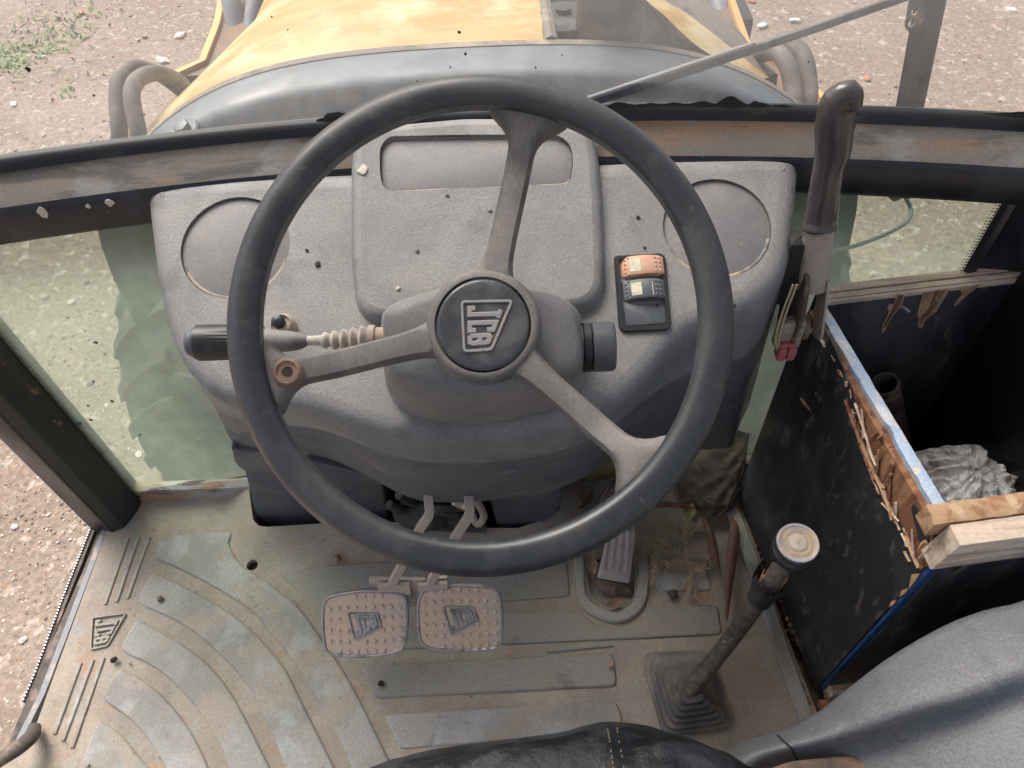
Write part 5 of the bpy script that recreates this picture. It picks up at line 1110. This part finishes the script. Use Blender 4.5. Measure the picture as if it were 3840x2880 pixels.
splint(lpw([(.0118,.4466),(.0055,.4468),(.0033,.4342)], -.001), .010, .006, m_redwood)
splint(lpw([(.0099,.4344),(.0085,.4532),(.0081,.4644)], -.001), .008, .006, m_wood)
rim_ = lf[5:23]; wd_ = (m_redwood, m_tanwood, m_tanwood, m_wood)
for k in range(46):
    q = rng.random() * (len(rim_) - 1.001); i = int(q); p = V(rim_[i]).lerp(V(rim_[i + 1]), q - i); d_ = (V(rim_[i + 1]) - V(rim_[i])).normalized()
    if rng.random() < .5: d_ = (d_ * .6 + V((rng.normal() * .3, .8))).normalized()
    L_ = .008 + .028 * rng.random() ** 2; p = p + V((rng.normal() * .002, rng.normal() * .004)); e = p + d_ * L_
    pts_ = [p, p.lerp(e, .5) + V((rng.normal() * .0012, rng.normal() * .0012)), e]
    splint(lpw([tuple(v) for v in pts_], -.001 - .003 * rng.random()), .0015 + .003 * rng.random(), .0012 + .0015 * rng.random(), wd_[int(rng.random() * 4)])
for q in ([(-.001,.3811),(.0071,.4012),(.0011,.4165),(-.0004,.3991)], [(.0004,.3554),(.0036,.3668),(-.0007,.3829),(-.001,.3688)], [(.0016,.3234),(.0042,.3359),(.0002,.348),(-.0002,.3359)]):
    b = B(); b.slab([(-p[0], p[1]) for p in q], fl, .0, .0016, .0004); b.build('veneer_tear', m_tanwood, bx, 20)
for q in ([(.2762,.3631),(.266,.3703),(.2504,.373),(.2446,.3728),(.2513,.3677),(.2641,.3627)], [(.2514,.4048),(.2478,.4036),(.2487,.4007)]):
    b = B(); b.slab([(-p[0], p[1]) for p in q], fl, .0, .0015, .0004); b.build('veneer_tear', m_tanwood, bx, 20)
b = B(); b.bar([LP[0] + LP[1] * (LL - .004) + LP[3] * .002 + V((0, 0, z)) for z in (.03, .14, .25, .36)], .012, .005, LP[3] * -1); b.build('corner_strip', m_redwood, bx, 30)
# far panel, side panel, near panel, bottom
FL = .42
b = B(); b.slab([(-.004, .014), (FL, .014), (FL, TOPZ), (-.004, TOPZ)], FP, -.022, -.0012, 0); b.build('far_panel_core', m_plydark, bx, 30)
b = B(); b.slab([(-.004, .014), (FL, .014), (FL, TOPZ - .001), (-.004, TOPZ - .001)], FP, -.001, .0, 0); b.build('far_film_face', m_ply, bx, 30)
for y0, y1, m, hgt in ((-.026, -.0155, m_wood, .006), (-.0153, -.0125, m_plyline, .0045), (-.0123, -.0050, m_wood, .005), (-.0048, -.0035, m_plyline, .0042), (-.0033, .0006, m_wood, .0046)):
    b = B(); b.slab([(-.004, TOPZ - .002), (FL, TOPZ - .002), (FL, TOPZ + hgt), (-.004, TOPZ + hgt)], FP, y0, y1, .0005); b.build('ply_layer', m, bx, 30)
def tear(q, m, z=.0012): b = B(); b.slab(q, FP, -.001, z, .0004); b.build('veneer_tear', m, bx, 20)
tear([(.0879,.4869),(.0984,.4852),(.1028,.4624),(.0975,.4489),(.0967,.4256),(.0978,.4138),(.0922,.4157),(.0895,.4286),(.0888,.4563),(.0844,.4604),(.0841,.4696),(.091,.4668)], m_tanwood)
tear([(.091,.4848),(.0972,.4838),(.0992,.4671),(.0956,.4509),(.0951,.4285),(.0925,.4237),(.0912,.4327),(.0917,.4567)], m_redwood, .0018)
tear([(.1218,.4838),(.1558,.4856),(.1548,.4638),(.1552,.4453),(.1457,.4278),(.1483,.4132),(.1409,.418),(.1352,.4357),(.1308,.4408),(.1263,.4602)], m_tanwood)
tear([(.1371,.4838),(.1505,.4841),(.1505,.467),(.1506,.452),(.1431,.4344),(.1417,.4223),(.1378,.437),(.1416,.4535)], m_redwood, .0018)
tear([(.1677,.4853),(.1941,.4867),(.1837,.469),(.1768,.4502),(.1743,.4531),(.1769,.4709)], m_tanwood)
nl = V((*(.097,.465), 0)); nail = world(FP, nl.x, nl.y, 0); b = B(); b.tube([nail, nail + V((.006, -.008, .002)), nail + V((.012, -.010, -.002))], .0018, 8); b.build('bent_nail', m_steel, bx)
nl = (.145,.4687); nail = world(FP, nl[0], nl[1], 0); b = B(); b.tube([nail, nail + V((.003, -.008, .001))], .0022, 8); b.build('bent_nail', m_steel, bx)
rp = world(FP, (.2398,.4803)[0], 0, 0); RPv = V((.12, -1, 0)).normalized()
frr = (V((rp.x, rp.y, 0)), RPv, V((0, 0, 1)), RPv.cross(V((0, 0, 1))))
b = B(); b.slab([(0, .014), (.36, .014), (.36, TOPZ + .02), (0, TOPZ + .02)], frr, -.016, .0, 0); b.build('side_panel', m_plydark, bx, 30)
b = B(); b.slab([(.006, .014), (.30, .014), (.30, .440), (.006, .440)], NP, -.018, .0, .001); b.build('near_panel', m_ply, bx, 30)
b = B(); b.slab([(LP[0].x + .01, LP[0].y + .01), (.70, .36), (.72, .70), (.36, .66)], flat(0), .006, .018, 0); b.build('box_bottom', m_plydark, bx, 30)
# timber batten across the near side, crumbly strip behind it
bt = thing('timber_batten', 'pale sawn timber batten lying across the near edge of the box', 'timber', world(NB, .1, 0, -.02))
b = B(); b.slab([(-.002, -.052), (.30, -.052), (.30, 0), (.006, 0)], NB, -.022, .0, .002); b.build('batten', m_wood, bt, 30)
b = B(); rings = []
for k in range(24):
    u = -.010 + .31 * k / 23; z = .006 + .003 * nz(u * 40, 3.)
    rings.append([world(NB, u, -.02, -.045), world(NB, u, z, -.043 + .002 * nz(u * 70, 5)), world(NB, u, z + .002 * nz(u * 60, 9), -.034), world(NB, u, z - .004, -.0235 + .001 * nz(u * 80, 8)), world(NB, u, -.02, -.023)])
b.loft(rings, True, True, True); b.build('crumbled_strip', m_tanwood, bt, 25)
# rotted edge and block on the floor by the box
wb = thing('wood_block', 'dusty offcut of wood on the floor under the box corner', 'wood', (.4541,.3258,.02))
b = B(); b.slab(T2([(.4077,.3272,.05),(.4815,.3404,.05),(.5226,.347,.05),(.5026,.3252,.05),(.4409,.3124,.05),(.4088,.3121,.05)]), flat(0), .016, .05, .003); b.build('offcut', m_wood, wb, 30)
b = B(); b.slab(T2([(.395,.3118,.03),(.4484,.3167,.03),(.5,.3153,.03),(.4603,.2914,.03),(.3957,.29,.03)]), flat(0), .008, .03, .003); b.build('lower_offcut', m_redwood, wb, 30)
b = B()
for i in range(420):
    t = rng.random(); q = V((.3515,.6348,.012)).lerp(V((.4142,.3037,.012)), t ** .6); r = .0015 + .004 * rng.random() ** 2
    pebble(b, (q.x + .012 + .010 * rng.normal() * (1 + t), q.y + .006 * rng.normal(), .022 + .006 * rng.random()), r, .6, .6)
tag(b.build('rotted_wood_crumbs', m_leaf, None, 0), 'crumbs of rotted wood along the foot of the box', kind='stuff')
# steel pipe and plastic bag in the box
p0 = V((.4879,.6409,.33)); p1 = V((.6307,.6583,.03)); ax = (p0 - p1); L = ax.length; fr = fr_at(p1, ax)
t = thing('steel_pipe', 'rusty steel pipe leaning inside the plywood box', 'pipe', p1)
B().lathe([(.0185, 0), (.0185, L * .5), (.0185, L - .001), (.0178, L), (.0152, L), (.0148, L - .001), (.0148, L - .12)], fr, 36, False).build('tube', m_darksteel, t, 40)
def bag_mat():
    m = bpy.data.materials.new('thin_clear_plastic'); m.use_nodes = True; t = NT(m)
    tr = t.n('ShaderNodeBsdfTransparent'); tr.inputs[0].default_value = (.9, .9, .9, 1); p = t.n('ShaderNodeBsdfPrincipled'); p.inputs['Base Color'].default_value = (.9, .9, .9, 1); p.inputs['Roughness'].default_value = .25
    bb = t.n('ShaderNodeBump'); bb.inputs['Strength'].default_value = .9; bb.inputs['Distance'].default_value = .010; vo = t.n('ShaderNodeTexVoronoi', feature='DISTANCE_TO_EDGE'); vo.inputs['Scale'].default_value = 34; vo.inputs['Randomness'].default_value = 1; t.l(t.vec((1, .5, 1.3)), vo.inputs['Vector']); t.l(t.mul(vo.outputs['Distance'], t.noise(30, 3, .6, 1.), 'ADD'), bb.inputs['Height']); t.l(bb.outputs[0], p.inputs['Normal'])
    mx = t.n('ShaderNodeMixShader'); t.l(t.ramp(t.noise(22, 4), .3, .7, .55, .98), mx.inputs[0]); t.l(tr.outputs[0], mx.inputs[1]); t.l(p.outputs[0], mx.inputs[2])
    o = t.n('ShaderNodeOutputMaterial'); t.l(mx.outputs[0], o.inputs[0]); return m
mb = bag_mat(); bc = V((.5776,.5165,.22)); bg_ = thing('plastic_bag', 'crumpled clear white plastic bag lying in the box', 'bag', (bc.x, bc.y, .02))
rings = []; NR, NT_ = 34, 150
for i in range(NR + 1):
    r = i / NR; ring = []
    for j in range(NT_):
        a = 2 * math.pi * j / NT_; c_, s_ = math.cos(a), math.sin(a)
        R_ = .082 * (1 + .28 * nz(c_ * 1.3, s_ * 1.3, 4) + .08 * nz(c_ * 5, s_ * 5, 7))
        f1 = 1 - 2 * abs(nz(c_ * 3.1 + r * .9, s_ * 3.1, r * 1.6)); f2 = 1 - 2 * abs(nz(c_ * 7 - r * 2, s_ * 7, 5 + r * 3)); f3 = 1 - 2 * abs(nz(c_ * r * 6, s_ * r * 6, 9))
        z = .085 * (1 - r ** 2.2) + (.022 * f1 + .009 * f2) * min(1, r * 2.2) * (1 - .5 * r) + .014 * f3 * (1 - r)
        ring.append(bc + V((R_ * r * c_ * 1.05, R_ * r * s_ - .02 * c_ * r, z - .015)))
    rings.append(ring)
b = B(); b.loft(rings[1:], True); b.build('bag_film', mb, bg_, 150)

# ================================================================ CONSOLE AND SEAT
con = thing('side_console', 'large grey moulded plastic console cover in the lower right corner', 'console', (.36, .12, .0))
A_ = [(.1755,.1626,.335),(.1849,.1782,.34),(.2042,.1877,.345),(.2286,.1928,.35),(.2533,.1975,.36),(.2781,.2073,.375),(.3086,.2248,.395),(.3435,.2441,.415),(.3918,.2648,.435),(.4316,.2766,.445),(.4888,.2883,.455)]
R1 = [(.1794,.1559,.352),(.1889,.1692,.358),(.2072,.1774,.364),(.2294,.1816,.369),(.2528,.1847,.378),(.2779,.192,.393),(.3067,.2037,.412),(.3394,.2163,.432),(.3804,.2286,.452),(.4154,.2381,.462),(.4722,.2507,.472)]
R2 = [(.1847,.1495,.355),(.1954,.1608,.362),(.2125,.1696,.369),(.2344,.1737,.374),(.2568,.176,.383),(.2816,.1792,.398),(.309,.1843,.417),(.3372,.1909,.438),(.3723,.1963,.458),(.4049,.2054,.47),(.4626,.2224,.482)]
R3 = [(.1921,.1432,.345),(.2044,.154,.35),(.222,.1624,.355),(.2422,.1679,.358),(.2648,.1702,.364),(.291,.173,.378),(.3206,.1773,.395),(.3484,.1811,.416),(.3822,.1842,.438),(.4129,.1898,.452),(.4689,.2026,.468)]
R4 = [(.1974,.1319,.34),(.2111,.1387,.345),(.2306,.1498,.348),(.2502,.1526,.352),(.2737,.1557,.358),(.299,.1595,.372),(.3283,.1622,.39),(.3546,.1645,.412),(.3866,.1667,.436),(.4147,.1697,.452),(.4661,.1794,.468)]
R5 = [(.1981,.0937,.34),(.2156,.1001,.345),(.2335,.1068,.348),(.2524,.1097,.352),(.2747,.1121,.358),(.2996,.1146,.375),(.3262,.1165,.395),(.3492,.1159,.418),(.3788,.1182,.442),(.4069,.1217,.458),(.4547,.131,.475)]
rows = [cr([V(p) for p in L] + [V(L[-1]) + V((.16, .06, .02)), V(L[-1]) + V((.34, .10, .02))], 6) for L in (A_, R1, R2, R3, R4, R5)]
grid = []
for j in range(len(rows[0])): grid.append(cr([rows[k][j] for k in range(6)], 6))
rings = [[V((p[0].x + .004, p[0].y + .012, .02)) for p in grid], [V((p[0].x + .001, p[0].y + .004, p[0].z - .015)) for p in grid]] + [[g[k] for g in grid] for k in range(len(grid[0]))]
b = B(); b.loft(rings[::-1], False); b.build('cover', m_console, con, 70)
sp_ = [g for g in grid[18]]; sp2 = [grid[16][k] for k in range(0, 26)]
b = B(); b.tube([p + V((0, 0, .0002)) for p in grid[19][2:24]], .0011, 6); b.build('cover_seam', m_void, con)
b = B(); b.slab(T2([(.207,.1553,.36),(.2353,.1635,.36),(.276,.1666,.36),(.3252,.1683,.36),(.3412,.163,.36),(.3514,.1407,.36),(.2288,.1357,.36)]), flat(0), .352, .374, .004, corner=.006); b.build('rusty_bracket', m_rust, con, 40)
fc = V((.3444,.1568,.376)); B().lathe([(.022, -.02), (.022, .0), (.018, .004), (.010, .005), (.009, .002), (0, .002)], fr_at(fc, (0, 0, 1)), 28).build('bracket_boss', m_rust, con, 40)
seat = thing('driver_seat', 'black wrinkled leather front edge of the driver seat', 'seat', (.02, .0, .0))
SA = [(-.2209,.1357,.42),(-.1713,.1478,.425),(-.142,.1552,.43),(-.1001,.1623,.435),(-.0499,.1668,.44),(.0081,.1715,.445),(.0454,.1767,.45),(.0701,.1783,.45),(.0944,.1754,.45),(.1188,.1706,.445),(.1467,.1619,.44),(.1665,.1542,.435),(.1856,.1436,.43),(.2113,.1222,.42)]
SA = cr([V(p) for p in SA], 8); rings = []
for dy, dz in ((.03, -.20), (.022, -.08), (.012, -.030), (.003, -.008), (0, 0), (-.006, .006), (-.012, .010), (-.02, .014), (-.03, .017), (-.04, .019), (-.05, .021), (-.06, .022), (-.075, .023), (-.09, .024), (-.12, .026), (-.16, .026), (-.25, .025), (-.45, .03)):
    rings.append([V((p.x * (1 - dy * .2), p.y + dy, p.z + dz + (.009 * nz(p.x * 12 + dy * 20, dy * 30 - p.x * 6, 2) + .005 * (1 - 2 * abs(nz(p.x * 26 - dy * 40, dy * 34 + p.x * 9, 6))) + .0015 * nz(p.x * 70, dy * 120, 6)) * (1 if dy < .02 else .3))) for p in SA])
b = B(); b.loft(rings[::-1], False); b.build('cushion', m_leather, seat, 75)
for off in (0, 9):
    j = 52 + off // 3
    for k in range(4, 12):
        a = rings[k][j]; c = rings[k + 1][j]
        for q in range(2):
            if rng.random() < .25: continue
            p0 = a.lerp(c, (q + .15) / 2); p1 = a.lerp(c, (q + .6 + .2 * rng.random()) / 2); b = B(); b.tube([p0 + V((0, .0, .0006)), p0.lerp(p1, .5) + V((0, 0, .0014)), p1 + V((0, 0, .0006))], .0007, 6); b.build('stitch', m_thread, seat)

# ================================================================ DEBRIS BY THE ACCELERATOR
def pod(path, wmax, label, thick=.0035):
    P = cr([V(p) for p in path], 6); n = len(P); rings = []
    for i in range(n):
        t = (P[min(i + 1, n - 1)] - P[max(i - 1, 0)]).normalized(); s = t.cross(V((0, 0, 1))).normalized(); k = (math.sin(math.pi * (i + .3) / (n - 1 + .6)) ** .6); wv = wmax * k * (.6 + .4 * math.cos(1.6 * i / n)) ; h = thick * (.4 + .6 * k) * (1 + .25 * math.sin(i * 1.1))
        rings.append([P[i] + s * wv, P[i] + s * wv * .5 + V((0, 0, h)), P[i] - s * wv * .5 + V((0, 0, h)), P[i] - s * wv, P[i] - s * wv * .5 - V((0, 0, h * .6)), P[i] + s * wv * .5 - V((0, 0, h * .6))])
    b = B(); b.loft(rings, True, True, True); tag(b.build('seed_pod', m_pod, None, 60, P[0]), label, 'seed pod', 'dry seed pods by the box')
pod([(.3187,.5928,.05),(.3226,.5737,.045),(.3114,.5296,.04),(.2987,.4843,.035),(.2851,.4257,.03)], .0098, 'long brown seed pod lying against the foot of the box')
pod([(.277,.5937,.045),(.2836,.5711,.04),(.2866,.5369,.035),(.2899,.5021,.03)], .0078, 'shorter brown seed pod beside the longer one')
pod([(.1932,.6099,.06),(.2178,.6132,.06),(.241,.6134,.055),(.2639,.6101,.05)], .006, 'curled tan pod lying crosswise above the dried sprig')
sg = thing('dried_sprig', 'dry straw coloured sprig of tiny leaves beside the accelerator', 'dried plant', (.2329,.5371,.03))
stems = [[(.2409,.6159,.03),(.2427,.5776,.03),(.2417,.5368,.03),(.2479,.5087,.022),(.2459,.4671,.03)], [(.2417,.5368,.03),(.2193,.5456,.03),(.194,.5506,.03),(.1735,.5443,.026)], [(.2439,.5611,.03),(.2255,.5783,.03),(.2072,.5941,.03)], [(.2406,.5489,.03),(.2642,.5481,.03),(.2801,.5294,.026)], [(.2422,.5693,.03),(.2628,.5853,.03),(.2754,.5932,.03)], [(.2191,.544,.03),(.2073,.5665,.03),(.1771,.5651,.03)], [(.2479,.5087,.022),(.2385,.4885,.03),(.2327,.4788,.03)], [(.1959,.5481,.03),(.1872,.5149,.03),(.1797,.498,.025)], [(.2465,.5266,.026),(.2315,.5247,.026),(.2157,.5239,.022),(.1996,.53,.022)], [(.2468,.5187,.026),(.2631,.5157,.026),(.2758,.5219,.022)]]
lfproto = None; lo_ = None
for st in stems:
    P = cr([V(p) for p in st], 7); P = [V((p.x, p.y, max(p.z, MZ + mh(p.x, p.y) + .009))) for p in P]
    B().tube(P, .0011, 6).build('stem', m_twig, sg)
    for i in range(1, len(P)):
        for sd in (-1, 1):
            if rng.random() < .12: continue
            if lfproto is None:
                O = ORG[sg.name]; q = [(0, 0, 0), (.003, .0018, .0006), (.0085, .0012, .0016), (.011, 0, .0022), (.0085, -.0012, .0016), (.003, -.0018, .0006), (.005, 0, .0022)]
                bb = B(); bb.add([V(p) + O for p in q], [(0, 1, 6), (1, 2, 6), (2, 3, 6), (3, 4, 6), (4, 5, 6), (5, 0, 6)]); lf_ = bb.build('leaflet', m_twig, sg, 30); lfproto = lf_
            else: lf_ = copy_of(lfproto, sg)
            t = (P[i] - P[i - 1]); a = math.atan2(t.y, t.x) + sd * rng.uniform(.5, 1.2); lf_.location = P[i] - ORG[sg.name]; lf_.rotation_euler = (rng.uniform(-.8, .8), rng.uniform(-.25, .3), a); s = rng.uniform(.65, 1.2); lf_.scale = (s, s * .7, s)
# rag heap in the corner
rg = [[(.217,.7134,.05), (.2662,.7087,.09), (.3194,.7137,.1), (.3707,.7372,.09)], [(.225,.6852,.05), (.2723,.6707,.085), (.3215,.6745,.09), (.3581,.6884,.08)], [(.2382,.6589,.04), (.2808,.6396,.07), (.3256,.6448,.07), (.3479,.6561,.06)], [(.2511,.633,.03), (.2857,.6145,.05), (.3216,.6165,.05), (.3405,.6301,.04)], [(.2664,.6122,.035), (.291,.6002,.035), (.3168,.6044,.035), (.3356,.6184,.03)]]
rows = [cr([V(p) for p in L], 12) for L in rg]; cols = [cr([rows[k][j] for k in range(5)], 10) for j in range(len(rows[0]))]
b = B(); b.loft([[cols[j][k] + V((0, 0, .007 * (1 - 2 * abs(nz(j * .10 + k * .13, j * .06 - k * .05, 3))) + .005 * (1 - 2 * abs(nz(j * .22 - k * .1, k * .16, 5))))) for j in range(len(cols))] for k in range(len(cols[0]))][::-1], False)
tag(b.build('dirty_rag', m_rag, None, 70, (.2952,.6325,.02)), 'dirty dark brown rag heaped under the dashboard corner', 'rag')
def leaf(c, L, w_, ang, mat, label, curl=.004):
    c = V(c); b = B(); rings = []
    for i in range(9):
        t = i / 8; k = math.sin(math.pi * min(.98, t + .02)) ** .8 * w_; x = (t - .5) * L; z = curl * (2 * t - 1) ** 2
        rings.append([c + V((x * math.cos(ang) - y_ * k * math.sin(ang), x * math.sin(ang) + y_ * k * math.cos(ang), z + abs(y_) * k * .5)) for y_ in (-1, -.5, 0, .5, 1)])
    b.loft(rings, False); tag(b.build('fallen_leaf', mat, None, 60, c), label, 'leaf', 'dead leaves under the dashboard')
leaf((.2561,.6046,.045), .034, .009, 1.2, m_leafy, 'yellow green leaf beside the rag')
leaf((.1137,.6546,.1), .11, .018, .15, m_leafy, 'yellowed leaf tucked under the dashboard nose')
leaf((.1084,.6641,.07), .10, .010, .05, m_leaf, 'narrow brown leaf below the yellowed leaf')
leaf((.0912,.5245,.03), .035, .008, 1.5, m_leaf, 'brown leaf in the well beside the accelerator')
leaf((.1228,.4647,.02), .03, .008, .4, m_leaf, 'small brown leaf at the heel of the accelerator')
leaf((.0875,.6493,.02), .05, .012, .9, m_leaf, 'crumpled brown leaf beside the pedestal')
bpy.context.view_layer.update()
